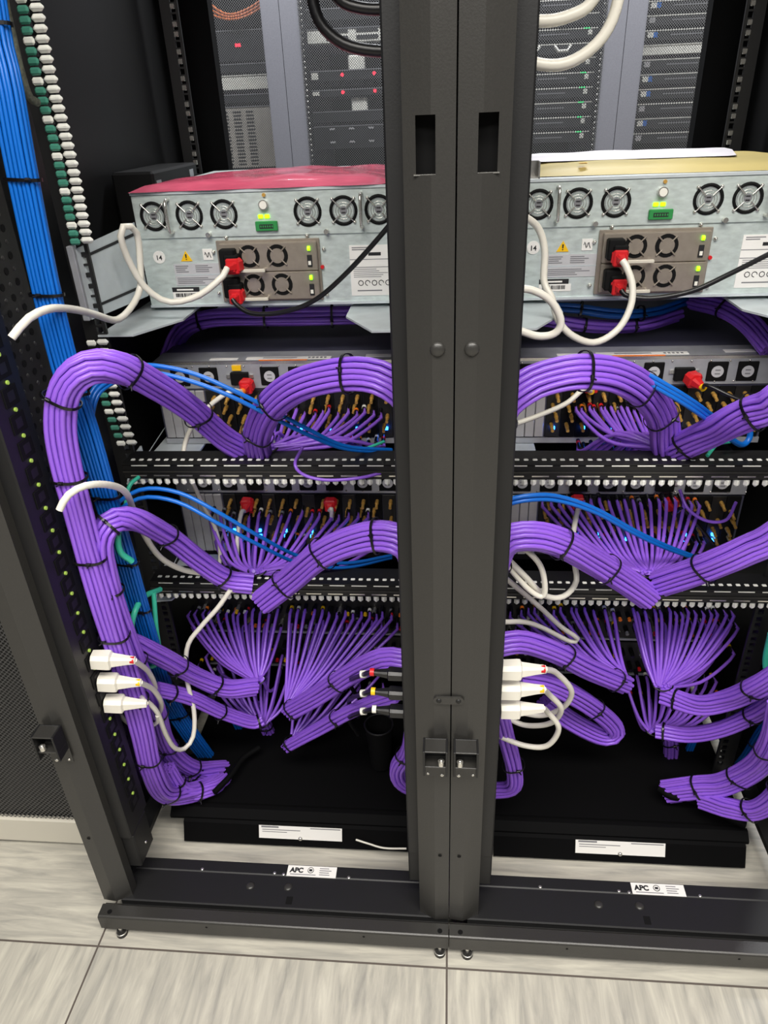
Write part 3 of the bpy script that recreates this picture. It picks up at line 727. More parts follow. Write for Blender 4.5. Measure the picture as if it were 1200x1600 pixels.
# ---------------------------------------------------------------- lacing bars with toothed edging
def make_bar(z, label, grp):
    y = .315; xl, xr = CXL-.228, CXL+.232
    r = thing('lacing_bar', (CXL, y, z), label, 'cable bar', grp)
    b = MB(); b.box((xl, y, z-.012), (xr, y+.004, z+.012), BLKD, .001); b.box((xl, y, z+.010), (xr, y+.05, z+.013), BLKD); b.box((xl, y-.002, z-.0015), (xr, y, z+.0005), BLK); b.build('bar', r)
    d = MB(); k = xl+.012
    while k < xr-.03: d.box((k, y-.0008, z-.0085), (k+.026, y, z-.0065), STEEL); d.box((k+.004, y-.0008, z+.0095), (k+.03, y, z+.011), TOOTH); k += .038
    d.build('slot_row', r)
    t = MB(); k = xl+.008; i = 0
    while k < xr-.006:
        t.box((k, y+.002, z-.027), (k+.0088, y+.010, z-.0135), TOOTH, .0035); t.box((k+.002, y+.012, z+.0125), (k+.0095, y+.018, z+.0145), TOOTH, .001); k += .0138; i += 1
    t.box((xl, y+.004, z-.015), (xr, y+.02, z-.0125), BLKD); t.build('toothed_edging', r)
    return r
bar1 = make_bar(.749, 'black lacing bar with white toothed edging in the left rack, the upper one', 'black lacing bars')
bar2 = make_bar(.521, 'black lacing bar with white toothed edging in the left rack, the lower one', 'black lacing bars')
copy_tree(bar1, (RW, 0, 0), 'black lacing bar with white toothed edging in the right rack, the upper one')
copy_tree(bar2, (RW, 0, 0), 'black lacing bar with white toothed edging in the right rack, the lower one')
# vertical toothed edging on the left rail
def vtooth(label, pts, n, teal=False):
    C = spline(px(pts), n); o0 = C[0]; b = MB()
    for i, p in enumerate(C):
        b.box((p.x, p.y-.002, p.z-.0044), (p.x+.0185, p.y+.006, p.z+.0044), TOOTH, .0035)
        b.box((p.x-.016, p.y-.001, p.z-.006), (p.x-.001, p.y+.004, p.z+.003), TEALD if i % 4 else TOOTH, .003)
    b.tube([p+Vector((.004, .007, 0)) for p in C], .005, BLKD, 6)
    o = b.build('toothed_edging'); return tag(o, label, 'edging', 'white toothed edging on the left rail')
vtooth('white toothed edging running up the left rail above the chassis bracket', [(-1, -225, .34), (41, -6, .34), (65, 113, .34), (97, 240, .34), (125, 376, .34)], 39)
vtooth('white toothed edging behind the top purple arch at the left, below the bracket', [(150, 535, .34), (167, 610, .34), (180, 650, .34), (196, 692, .34)], 13)
# dark braided cable near the left edge
cord('cable', 'dark braided cable hanging down the upper left corner', [(-30, -220, .3), (5, -10, .3), (18, 50, .3), (32, 110, .3), (45, 150, .31), (58, 160, .33)], .005, mat('grey braided jacket', (92, 96, 84), .6, noise=.5, nscale=220))
# ---------------------------------------------------------------- bundles, left rack
G = 'purple cable bundles'
def ports(xs, y, z0, z1, rnd=.004): return [Vector((x, y, z0+(z1-z0)*random.random())) for x in xs]
bundle('longest purple cable bundle, up the left edge and arching to the left rack upper shelf',
       [(345, 1222, .29), (300, 1238, .23), (258, 1238, .185), (236, 1200, .155), (222, 1140, .14), (200, 1060, .13), (168, 960, .12), (144, 880, .12), (120, 790, .12), (102, 720, .12), (94, 660, .12), (103, 606, .12), (138, 575, .13), (190, 577, .16), (250, 606, .22), (300, 640, .28), (350, 685, .34), (392, 712, .37)],
       .042, .032, N=100, ties=(.11, .22, .33, .43, .53, .62, .70, .78, .9), group=G)
bundle('purple cable bundle climbing beside the left edge bundle and arching to the lower lacing bar',
       [(350, 1200, .33), (300, 1200, .27), (262, 1165, .23), (240, 1100, .19), (206, 1020, .15), (180, 950, .135), (164, 890, .13), (158, 845, .13), (175, 815, .145), (213, 812, .175), (265, 840, .23), (310, 875, .27), (355, 905, .3), (395, 912, .31)],
       .036, .028, N=80, ties=(.09, .2, .31, .46, .6, .70, .82, .95), group=G)
bundle('purple cable bundle sweeping from the left trunk, right above the white plugs',
       [(178, 995, .16), (215, 1008, .18), (260, 1030, .22), (310, 1058, .27), (355, 1075, .3), (400, 1072, .33)],
       .036, .03, N=30, ties=(.02, .48, .78), group=G)
bundle('short purple cable bundle below it, ending at the lower fan of cables',
       [(245, 1078, .22), (300, 1092, .26), (350, 1115, .3), (395, 1130, .33), (412, 1125, .34)],
       .026, .026, N=26, ties=(.12, .6, .97), group=G)
bundle('purple cable bundle lying along the bottom left corner of the rack, upper of two',
       [(228, 1110, .22), (245, 1160, .24), (275, 1195, .26), (315, 1208, .29), (356, 1212, .33)], .046, .03, N=26, ties=(.2, .5, .75), group=G)
bundle('purple cable bundle lying along the bottom left corner of the rack, lower of two',
       [(262, 1200, .21), (280, 1228, .215), (305, 1238, .23), (330, 1232, .25), (352, 1218, .29)], .034, .026, N=26, ties=(.25, .6), group=G)
# right side of the left rack
bundle('purple cable arch from the centre posts down to the upper shelf of the left rack',
       [('w', -.040, .17, .84), (644, 636, .165), (612, 600, .16), (570, 585, .17), (515, 588, .19), (460, 606, .22), (420, 640, .27), (402, 680, .32), (405, 712, .36)],
       .046, .034, N=36, ties=(.1, .36, .66, .86), group=G)
bundle('purple bundle from the centre posts to a blunt end at the lower lacing bar',
       [('w', -.040, .17, .63), (640, 858, .16), (600, 838, .17), (550, 845, .19), (500, 868, .22), (455, 905, .26), (410, 940, .285)],
       .048, .03, N=32, ties=(.3, .55, .84), group=G)
bundle('purple bundle right above the black plugs, coming from the centre posts',
       [('w', -.040, .17, .50), (642, 1035, .17), (600, 1030, .18), (550, 1052, .22), (500, 1085, .27), (452, 1112, .31)],
       .036, .026, N=28, ties=(.55, .97), group=G)
bundle('thin purple cable bundle just below, ending in a blunt tied end',
       [(620, 1085, .19), (580, 1098, .21), (540, 1115, .24), (495, 1140, .28), (448, 1166, .31)],
       .026, .022, N=26, ties=(.5, .98), group=G)
bundle('dark purple cable bundle dropping behind the converging fans of the left rack',
       [(400, 1100, .40), (415, 1135, .42), (432, 1172, .44)], .03, .024, N=12, ties=(.5,), group=G)
bundle('dark purple cable bundle passing under the left galvanized chassis',
       [(262, 560, .64), (285, 515, .62), (330, 497, .6), (420, 495, .6), (520, 493, .6), (600, 492, .62)], .038, .03, d=.008, N=36, ties=(.3, .55, .8), group=G)
bundle('purple cable bundle curling at the foot of the centre posts, on their left',
       [(650, 1100, .16), (640, 1170, .18), (622, 1200, .2), (628, 1222, .21), (660, 1236, .23)], .034, .028, N=24, ties=(.5,), group=G)
for xx, lb in ((-.036, 'purple cable trunk standing behind the centre posts in the left rack'), (.058, 'purple cable trunk standing behind the centre posts in the right rack'), (.552, 'purple cable trunk beyond the right picture edge, feeding the right rack bundles')):
    bundle(lb, [('w', xx, .175, .18 if xx < .5 else .24), ('w', xx, .17, .4), ('w', xx, .168, .65), ('w', xx, .168, .9)], .034, .03, N=20, ties=(.15, .35, .55, .75, .95), group=G)
# blue
GB = 'blue cable ribbons'
bundle('blue cable ribbon running down the left edge of the picture',
       [(-60, -300, .21), (-12, 40, .2), (8, 130, .19), (30, 250, .185), (58, 390, .185), (80, 490, .185), (106, 590, .18), (138, 690, .17), (162, 770, .18), (190, 860, .2), (210, 930, .22), (234, 1010, .24), (262, 1090, .29), (292, 1140, .31), (325, 1185, .36)],
       .040, .016, m=BLU, N=70, ties=(.06, .13, .22, .31, .4, .5, .58, .66, .73, .8, .88), group=GB)
bundle('short blue ribbon branching off to the right behind the top purple arch', [(132, 700, .2), (138, 650, .21), (150, 610, .23), (185, 585, .27)], .016, .012, m=BLU, d=.0056, N=16, ties=(.3,), group=GB)
for i, (dy, lb) in enumerate(((0, 'upper'), (11, 'lower'))):
    cord('cable', 'thin blue cable leading to the left rack upper shelf, the %s of two' % lb, [(195, 572+dy, .25), (240, 571+dy, .24), (300, 583+dy*1.2, .24), (360, 608+dy, .24), (420, 638+dy, .26), (480, 670+dy*.8, .3), (540, 697+dy*.4, .34), (612, 703+dy*.3, .38)], .0032, BLU, group='thin blue cables')
    cord('cable', 'thin blue cable arching to the left rack lower shelf, the %s of two' % lb, [(165, 815+dy*1.2, .2), (185, 785+dy*1.2, .21), (225, 764+dy*1.2, .22), (280, 770+dy*1.4, .22), (340, 800+dy*1.6, .22), (400, 835+dy*1.3, .25), (470, 870+dy, .32), (540, 880+dy*.6, .36), (612, 868+dy*.3, .4)], .0032, BLU, group='thin blue cables')
# teal
GT = 'teal cables at the left rail'
cord('cable', 'teal cable hook below the lower lacing bar at the left', [(207, 1045, .2), (205, 990, .19), (211, 955, .2), (226, 932, .24), (250, 921, .29)], .0048, TEAL, group=GT)
cord('cable', 'short teal cable beside the blue ribbon, left of the lower shelf', [(190, 800, .16), (184, 835, .16), (188, 862, .16), (206, 877, .17)], .0048, TEAL, group=GT)
cord('cable', 'thin teal cable hanging by the left rail toward the bottom white plugs', [(240, 925, .26), (244, 980, .25), (248, 1010, .25), (246, 1035, .24), (232, 1042, .23), (218, 1030, .22)], .0042, TEAL, group=GT)
cord('cable', 'small teal cable loop just under the upper lacing bar at the left', [(217, 745, .3), (202, 760, .28), (196, 790, .27), (195, 815, .26)], .0032, TEAL, group=GT)
# ---------------------------------------------------------------- fans of loose cables
def fanset(label, src, targets, m=PUR, r=.0033, w=.03, gather=None, group='fans of purple cables', conn=True, sweep=None):
    s_ = at(*src[:2], Y=src[2]); root = thing('cable_fan', s_, label, 'cables', group)
    fan_out(root, s_, (Vector((0, 0, 1)), Vector((1, 0, 0)), Vector((0, -1, 0))), targets, .007, m, w, .014, conn, r, gather, sweep)
    # gathering tie
    ring = [s_+Vector((w*.36*math.cos(2*math.pi*k/20), .011*math.sin(2*math.pi*k/20), .002*math.cos(2*math.pi*k/20*2))) for k in range(21)]
    MB().tube(ring, .0015, TIE, 5, False).build('cable_tie', root)
    return root
def prt(px0, px1, y0, y1, n, Y=.47, rows=2):
    T = []
    for i in range(n):
        u = i/(n-1); T.append(at(px0+(px1-px0)*u+random.uniform(-3, 3), (y0 if i % rows == 0 else y1)+random.uniform(-4, 4), Y=Y))
    return T
for dx, sd, A in ((0, 'left', 0), (RW, 'right', 1)):
    def sh(L): return [v+Vector((dx, 0, 0)) for v in L]
    if not A:
        fanset('purple cables curving right from the tied V to the upper shelf of the left rack', (425, 700, .37), prt(440, 602, 636, 680, 26, .49), w=.03, sweep=(.62, -.12))
        fanset('purple cables gathered from the lower shelf of the left rack to a knot', (402, 893, .33), prt(335, 585, 795, 835, 34, .49), w=.045, gather=(0, -.01, -.004))
        fanset('purple cables fanned over the patch panels of the left rack, left fan', (402, 1062, .34), prt(303, 440, 948, 966, 26, .47)+prt(315, 440, 1030, 1045, 8, .47), w=.045)
        fanset('purple cables fanned over the patch panels of the left rack, right fan', (452, 1100, .33), prt(455, 618, 948, 966, 28, .47), w=.03)
        fanset('lower purple cable fan of the left rack converging above the black floor', (410, 1130, .36), prt(330, 470, 1015, 1040, 18, .47), w=.04)
        fanset('small purple cable fan over the blunt lowest bundle of the left rack', (462, 1148, .34), prt(470, 600, 1035, 1060, 14, .47), w=.03)
    else:
        fanset('purple cables curving left from the tied V to the upper shelf of the right rack', (1035, 698, .37), prt(900, 1010, 632, 690, 26, .49), w=.03, sweep=(.62, -.12))
        fanset('purple cables hanging from the lower shelf of the right rack down to the tied knot', (1012, 895, .33), prt(850, 1090, 775, 830, 40, .49), w=.05, gather=(0, -.01, -.004))
        fanset('purple cables slanting to the left part of the patch panels of the right rack', (972, 1055, .33), prt(800, 960, 945, 968, 26, .47), w=.03)
        fanset('purple cables fanned over the patch panels of the right rack, right fan', (1035, 1072, .33), prt(985, 1140, 945, 962, 30, .47)+prt(1090, 1135, 990, 1005, 4, .47), w=.05)
        fanset('lower purple cable fan of the right rack converging above the black floor', (1022, 1142, .35), prt(975, 1120, 1050, 1075, 20, .47), w=.045)
# ---------------------------------------------------------------- bundles, right rack
bundle('purple cable arch from the centre posts over to the upper shelf of the right rack',
       [('w', .062, .17, .84), (782, 642, .165), (820, 605, .17), (860, 588, .18), (910, 580, .19), (965, 588, .22), (1010, 615, .27), (1035, 655, .33), (1040, 700, .36)],
       .046, .034, N=38, ties=(.12, .4, .63, .84), group=G)
bundle('purple bundle rising from the upper lacing bar to the right picture edge',
       [('w', .55, .165, .80), (1262, 618, .185), (1195, 638, .22), (1150, 655, .25), (1105, 678, .3), (1055, 702, .35)], .048, .034, N=30, ties=(.6, .95), group=G)
bundle('purple bundle from the centre posts to a blunt end, right rack lower bar',
       [('w', .062, .17, .64), (786, 850, .165), (830, 838, .17), (880, 850, .19), (930, 878, .23), (980, 910, .27), (1015, 935, .29)],
       .044, .032, N=34, ties=(.12, .42, .72), group=G)
bundle('purple bundle rising from the lower lacing bar to the right picture edge',
       [('w', .55, .165, .61), (1262, 826, .185), (1190, 850, .21), (1140, 872, .23), (1090, 892, .26), (1030, 912, .3)], .046, .032, N=32, ties=(.4, .8), group=G)
bundle('purple cable bundle from the centre posts to the left fan of the right rack',
       [('w', .062, .17, .52), (786, 1006, .17), (820, 1003, .18), (870, 1020, .21), (920, 1045, .25), (978, 1070, .3)], .036, .028, N=30, ties=(.45, .9), group=G)
bundle('wide purple cable bundle drooping behind the white plugs in the right rack',
       [(810, 1062, .22), (860, 1070, .24), (910, 1095, .28), (950, 1125, .32), (962, 1145, .33), (940, 1150, .33), (890, 1125, .31), (850, 1095, .3)], .036, .026, N=40, ties=(.42,), group=G)
bundle('purple bundle sweeping from the right rack big fan to the right edge',
       [('w', .55, .165, .42), (1248, 1040, .19), (1190, 1070, .22), (1140, 1093, .26), (1090, 1102, .29), (1035, 1085, .33)], .036, .026, N=30, ties=(.15, .5, .95), group=G)
bundle('purple cable bundle under it, sweeping up to the right edge from the lowest fan',
       [('w', .55, .17, .38), (1236, 1082, .2), (1180, 1115, .26), (1130, 1138, .29), (1075, 1148, .32), (1025, 1142, .34)], .03, .026, N=30, ties=(.5, .97), group=G)
bundle('purple cable trunk coming down in the bottom right corner and turning left',
       [(1225, 1100, .16), (1210, 1160, .18), (1180, 1200, .21), (1130, 1226, .24), (1085, 1232, .26), (1040, 1238, .28)], .046, .03, N=32, ties=(.35, .62, .85), group=G)
bundle('lower purple cable trunk at the bottom right edge of the picture',
       [(1240, 1190, .15), (1215, 1240, .17), (1180, 1265, .19), (1140, 1262, .215), (1095, 1248, .25)], .04, .028, N=28, ties=(.3, .7), group=G)
bundle('short purple cable bundle dropping below the lowest fan of the right rack',
       [(1048, 1150, .38), (1048, 1180, .4), (1040, 1215, .44)], .034, .024, N=12, ties=(.15,), group=G)
bundle('purple cable bundle at the foot of the centre posts, on their right',
       [(775, 1090, .16), (790, 1150, .18), (803, 1200, .2), (800, 1230, .21), (762, 1236, .23)], .034, .026, N=26, ties=(.6,), group=G)
bundle('dark purple cable bundle passing under the right galvanized chassis',
       [(800, 492, .62), (860, 500, .6), (930, 510, .6), (1000, 508, .62), (1060, 492, .66)], .022, .03, d=.008, N=26, ties=(.4, .7), group=G)
bundle('dark blue cable ribbon passing under the right galvanized chassis',
       [(840, 478, .6), (900, 482, .59), (960, 490, .59), (1020, 487, .62), (1075, 470, .68)], .022, .016, m=BLU, d=.008, N=26, ties=(.25, .6), group=GB)
bundle('dark purple cable bundle curving down at the right end of the right galvanized chassis',
       [(1085, 468, .66), (1130, 480, .6), (1170, 505, .55), (1205, 545, .5)], .036, .026, N=22, ties=(.4,), group=G)
bundle('blue cable ribbon coming down in the bottom right corner',
       [(1225, 1110, .26), (1195, 1145, .3), (1170, 1185, .35), (1135, 1222, .42)], .034, .016, m=BLU, N=20, ties=(.4, .7), group=GB)
bundle('short blue cable ribbon beside the bundle below the lowest fan of the right rack', [(1085, 1150, .4), (1075, 1175, .42), (1058, 1205, .45)], .018, .012, m=BLU, N=10, ties=(.5,), group=GB)
bundle('blue cable ribbon dropping behind the lowest left fan onto the black floor', [(365, 1120, .42), (378, 1145, .44), (400, 1172, .46)], .022, .012, m=BLU, N=10, ties=(.5,), group=GB)
for i, (dy, lb) in enumerate(((0, 'topmost'), (7, 'middle'), (14, 'lowest'))):
    cord('cable', 'thin blue cable emerging behind the right rack purple arch, the %s of three' % lb, [(950, 572+dy, .27), (1000, 580+dy, .25), (1045, 603+dy, .25), (1085, 628+dy, .27), (1112, 648+dy, .31)], .003, BLU, group='thin blue cables')
for i, (dy, lb) in enumerate(((0, 'upper'), (7, 'lower'))):
    cord('cable', 'thin blue cable crossing the lower shelf of the right rack, the %s of two' % lb, [(780, 785+dy, .2), (820, 775+dy, .2), (870, 775+dy, .22), (930, 795+dy*.8, .24), (990, 828+dy*.7, .28), (1040, 852+dy*.6, .32), (1092, 872+dy*.4, .37)], .0032, BLU, group='thin blue cables')
cord('cable', 'blue cable loop beside the right end of the upper shelf, right rack', [(1165, 650, .36), (1172, 680, .36), (1160, 695, .35), (1140, 685, .33)], .0045, BLU, group='thin blue cables')
cord('cable', 'teal cable near the upper right corner of the lacing bar', [(1105, 712, .33), (1120, 695, .35), (1140, 690, .38)], .003, TEAL)
cord('cable', 'teal cable at the right edge of the picture above the lowest bundles', [(1205, 990, .33), (1197, 1030, .33), (1200, 1062, .32)], .006, TEAL)
for k, (Yp, xa) in enumerate(((.46, 0),)):
    cord('cable', 'two thin teal cables below the upper blue pair of the left rack', [(530, 720, .36), (560, 706, .38), (600, 690, .42)], .0026, TEAL)
cord('cable', 'single purple cable looping over the upper lacing bar of the left rack', [(472, 700, .34), (461, 725, .30), (475, 742, .295), (510, 750, .295), (560, 747, .3), (600, 738, .32)], .0026, PUR)
cord('cable', 'single purple cable looping in front of the lower shelf at the right, right rack', [(1062, 765, .44), (1075, 795, .42), (1105, 814, .41), (1135, 812, .42), (1150, 785, .45)], .0028, PUR)
# foam sleeves on the black floor
cord('sleeve', 'black fuzzy cable sleeve on the floor beside the bottom left bundles', [(405, 1168, None, .09), (380, 1185, None, .09), (360, 1212, None, .09), (335, 1238, None, .09)], .006, VOID, 'sleeve')
cord('sleeve', 'black fuzzy cable sleeve on the floor at the bottom right', [(1030, 1232, None, .1), (1050, 1244, None, .1), (1090, 1252, None, .09), (1130, 1274, None, .08), (1165, 1290, None, .075)], .007, VOID, 'sleeve')
cord('corrugated_hose', 'thin worn grey strap hanging down left of the centre posts onto the black floor', [(580, 1170, .36), (588, 1205, .34), (600, 1250, .32)], .0035, mat('worn grey strap', (110, 104, 92), .7, noise=.4, nscale=80), 'strap')
b = MB(); c = at(592, 1132, Y=.34); b.tube([(c.x+.028*math.cos(2*math.pi*k/24), c.y+.028*math.sin(2*math.pi*k/24), c.z) for k in range(25)], .0022, BLKD, 6, False); b.tube([(c.x, c.y, c.z), (c.x, c.y, c.z-.11)], .026, MATTE, 20, False, [.028, .02]); tag(b.build('cable_funnel'), 'black round cable funnel left of the foot of the centre posts', 'funnel')
# ---------------------------------------------------------------- power cords
def plug_body(parent, p, d, m, ring=None, L=.042, wd=.0125, hh=.0105):
    """IEC plug pointing away from cable along unit vector d; p = tip"""
    d = Vector(d).normalized(); up = Vector((0, 0, 1)); s = d.cross(up).normalized(); up = s.cross(d).normalized()
    def sect(t, w, h): q = p-d*t; return [q+s*a*w+up*b_*h for a, b_ in ((-1, -.75), (-.75, -1), (.75, -1), (1, -.75), (1, .55), (.6, 1), (-.6, 1), (-1, .55))]
    st = [(0, .95, .95), (.02, 1, 1), (.024, .98, .98), (.026, .72, .72), (.044, .5, .5), (.0565, .36, .4), (.057, .3, .3)]
    sc = L/.042; vs = []; fs = []
    for (t, a, b_) in st: vs += sect(t*sc, wd*a, hh*b_)
    for i in range(len(st)-1):
        for k in range(8): j = (k+1) % 8; fs.append((i*8+k, i*8+j, (i+1)*8+j, (i+1)*8+k))
    fs += [tuple(range(8)), tuple(range(len(vs)-1, len(vs)-9, -1))]
    MB().add(vs, fs, m).build('plug', parent)
    if ring: q = p-d*.05*sc; MB().cyl(q, q-d*.006, .0058, ring, 14).build('marker_ring', parent, None)
    return p-d*.055*sc
def power_cord(label, tip, d, pts, m=WHT, ring=None, r=.0042, group='power cords', L=.03, wd=.0125, hh=.0105, pm=None, clampc=None):
    tip = Vector(tip); e = tip-Vector(d).normalized()*.055*L/.042
    C = spline([e]+[at(*p[:2], Y=p[2]) for p in pts], 46); root = thing('power_cable', tip, label, 'power cord', group)
    plug_body(root, tip, d, RED if clampc else (pm or m), ring, L, wd, hh); MB().tube(C, r, m, 10).build('cord', root)
    if clampc:
        b = MB(); dd = Vector(d).normalized(); c = tip-dd*.012; b.box((c.x-.0105, c.y-.004, c.z-.013), (c.x+.0105, c.y+.007, c.z+.011), clampc, .002); b.box((c.x-.005, c.y-.008, c.z-.009), (c.x+.005, c.y-.004, c.z+.005), clampc, .001)
        b.build('retaining_clip', root, 'red retaining clip')
    return root
GP = 'power cords'
# three white plugs in left strip
for i, (y, ring, lb) in enumerate(((1045, RED, 'topmost, with a red ring'), (1073, YEL, 'middle, with a yellow ring'), (1101, None, 'lowest, without a coloured ring'))):
    t = at((142, 152, 160)[i], (1028, 1063, 1096)[i]-0+2, Y=.095); t.x = max(t.x, -.5205)
    rt = [[(232, 1050, .15), (243, 1078, .18), (232, 1098, .2), (200, 1085, .2), (190, 1060, .2)],
          [(240, 1078, .14), (252, 1100, .17), (245, 1118, .19), (222, 1120, .2), (195, 1100, .2), (178, 1088, .22)],
          [(222, 1090, .13), (245, 1112, .15), (258, 1145, .17), (272, 1168, .19), (288, 1170, .21), (302, 1150, .23), (303, 1110, .25), (292, 1060, .26), (293, 1010, .27), (315, 978, .28), (340, 950, .285), (360, 922, .29)]][i]
    rt2 = [(p[0], p[1], p[2]) for p in rt]
    power_cord('white plug in the left power strip, the ' + lb, t, (-1, -.12, .1), rt2, ring=ring, group=GP, L=.046, wd=.0125, hh=.0125, r=.0042)
cord('cable', 'white cable loop under the three plugs of the left power strip', [(183, 1108, .16), (198, 1128, .16), (222, 1138, .16), (244, 1130, .16), (246, 1118, .15)], .0035, WHT)
# three black ones in the strip left of the centre posts
for i, (y, ring, lb) in enumerate(((1050, RED, 'topmost, red tipped'), (1080, YEL, 'middle, yellow tipped'), (1108, WHTP, 'lowest, white tipped'))):
    t = at(626, y+3, Y=.085); t.x = -.0595
    root = power_cord('black plug in the strip left of the centre posts, the %s of three' % lb, t, (1, -.05, 0), [(562, y+6, .14), (545, y+16, .25), (560, y+40, .3)], m=PVC, ring=ring, r=.0038, L=.034, wd=.0095, hh=.0075)
    q = at(572, y+3, Y=.12); MB().cyl(q, q+Vector((-.008, .001, -.002)), .0058, WHTP, 12).build('white_sleeve', root)
# three white in the strip right of the centre posts
for i, (ring, lb) in enumerate(((RED, 'topmost, with a red ring'), (YEL, 'middle, with a yellow ring'), (None, 'lowest, without a coloured ring'))):
    y = (1046, 1077, 1107)[i]; t = at(782, y, Y=.088); t.x = max(.0785, t.x)
    rt = [[(870, 1052, .13), (893, 1080, .16), (880, 1105, .18), (845, 1118, .2), (800, 1110, .2)],
          [(858, 1085, .13), (877, 1108, .15), (860, 1130, .17), (820, 1133, .19), (785, 1118, .2)],
          [(855, 1112, .13), (873, 1138, .14), (855, 1165, .15), (820, 1165, .16), (780, 1150, .17), (765, 1140, .18)]][i]
    power_cord('white plug right of the centre posts, the ' + lb, t, (-1, -.05, 0), rt, ring=ring, group=GP, L=.046, wd=.0125, hh=.0125, r=.0044)
# galvanized chassis cords
def P3(x, y, Y): return at(x, y, Y=Y)
power_cord('white cord looping from the pink bag chassis out to the left edge', P3(371, 412, .478), (.45, 1, .1),
           [(345, 435, .44), (310, 462, .43), (265, 472, .42), (228, 450, .41), (200, 405, .40), (188, 365, .39), (198, 352, .40), (214, 365, .42), (219, 410, .42), (219, 450, .41), (205, 480, .38), (182, 500, .34), (150, 492, .28), (118, 484, .22), (80, 482, .16), (45, 497, .12), (18, 528, .1)], clampc=RED, L=.02, r=.0050)
power_cord('black cord from the lower red clip of the left chassis rising behind the centre posts', P3(373, 458, .478), (.2, 1, .2),
           [(372, 478, .45), (395, 490, .44), (440, 488, .43), (490, 470, .42), (540, 428, .41), (600, 362, .4), (640, 310, .4)], m=PVC, clampc=RED, L=.018, r=.0038, pm=WHTP)
power_cord('white cord looping down from the upper red clip of the right chassis', P3(966, 398, .478), (-.1, 1, .2),
           [(978, 415, .45), (988, 445, .44), (985, 480, .43), (965, 515, .42), (930, 535, .41), (895, 525, .4), (872, 500, .4), (862, 465, .4), (850, 440, .41), (851, 390, .42), (840, 355, .42), (815, 335, .4)], clampc=RED, L=.018, r=.0052)
power_cord('black cord from the lower red clip of the right chassis running to the right edge', P3(964, 443, .478), (-.1, 1, .2),
           [(980, 462, .45), (1020, 466, .44), (1080, 455, .43), (1140, 428, .42), (1215, 390, .4)], m=PVC, clampc=RED, L=.018, r=.0038, pm=WHTP)
cord('cable', 'white cable loop coming out from behind the centre posts under the right chassis', [(800, 452, .3), (830, 453, .3), (860, 470, .3), (876, 500, .3), (868, 520, .3), (840, 525, .3), (800, 512, .3)], .0052, WHT, group='white cables in the right rack')
power_cord('red clipped plug with yellow ring and black cord, right rack upper shelf', P3(1078, 588, .49), (-.45, 1, .3), [(1105, 602, .44), (1140, 618, .42), (1170, 630, .4)], m=PVC, ring=YEL, clampc=RED, L=.026, r=.003, pm=WHTP)
power_cord('white cord from the upper shelf of the right rack running left behind the centre posts', P3(925, 596, .49), (.2, 1, .3), [(912, 608, .44), (885, 630, .42), (845, 648, .4), (800, 664, .38), (770, 672, .36)], ring=YEL, clampc=RED, L=.02, r=.0042)
power_cord('white cord from the upper shelf of the left rack dropping to the left', P3(388, 598, .49), (.2, 1, .3), [(360, 612, .44), (330, 632, .43), (303, 662, .42), (290, 690, .42), (285, 720, .40)], ring=ORG, clampc=RED, L=.02, r=.0042)
power_cord('white cord hanging straight down from the left red clip of the lower shelf, left rack', P3(388, 782, .49), (.1, 1, .4), [(377, 802, .45), (371, 840, .42), (370, 880, .4), (360, 920, .36), (345, 945, .30)], clampc=RED, L=.02, r=.004)
power_cord('short white plug in the right red clip of the lower shelf, left rack', P3(517, 782, .49), (0, 1, .4), [(518, 796, .46), (518, 812, .47)], clampc=RED, L=.018, r=.004)
power_cord('white cord dropping from the lower shelf of the right rack and curving back left', P3(902, 778, .49), (0, 1, .4), [(902, 800, .44), (895, 840, .35), (898, 880, .28), (900, 910, .26), (880, 932, .24), (850, 930, .22), (820, 900, .2), (785, 865, .2)], clampc=RED, L=.02, r=.0046)
power_cord('red clipped plug with a black cord on the lower shelf of the right rack', P3(1046, 782, .49), (-.3, 1, .3), [(1065, 795, .45), (1090, 820, .44), (1115, 850, .44)], m=PVC, clampc=RED, L=.022, r=.003, pm=WHTP)
for lb, pts in (('white cable loop beside the centre posts at the right rack lower bar', [(785, 850, .2), (815, 855, .2), (842, 880, .2), (851, 910, .2), (848, 932, .2), (825, 920, .2), (790, 880, .2)]),
                ('white cable crossing over the lower lacing bar of the right rack toward the patch panel', [(780, 895, .22), (810, 920, .24), (845, 950, .28), (875, 978, .32), (903, 998, .34), (890, 1002, .34), (850, 982, .3), (820, 972, .26), (785, 972, .22)])):
    cord('cable', lb, pts, .0043, WHT, group='white cables in the right rack')
cord('cable', 'white cable arching out to the left edge above the second purple arch', [(93, 797, .062), (105, 775, .07), (130, 760, .085), (165, 757, .12), (195, 768, .17), (210, 800, .22), (228, 840, .26), (252, 872, .29), (285, 890, .30), (320, 896, .31)], .0048, WHT)
cord('cable', 'dim white cable falling behind the thin blue cables at the left of the lower shelf', [(300, 752, .44), (318, 790, .44), (338, 830, .43), (344, 870, .42), (338, 900, .4)], .0038, WHT)
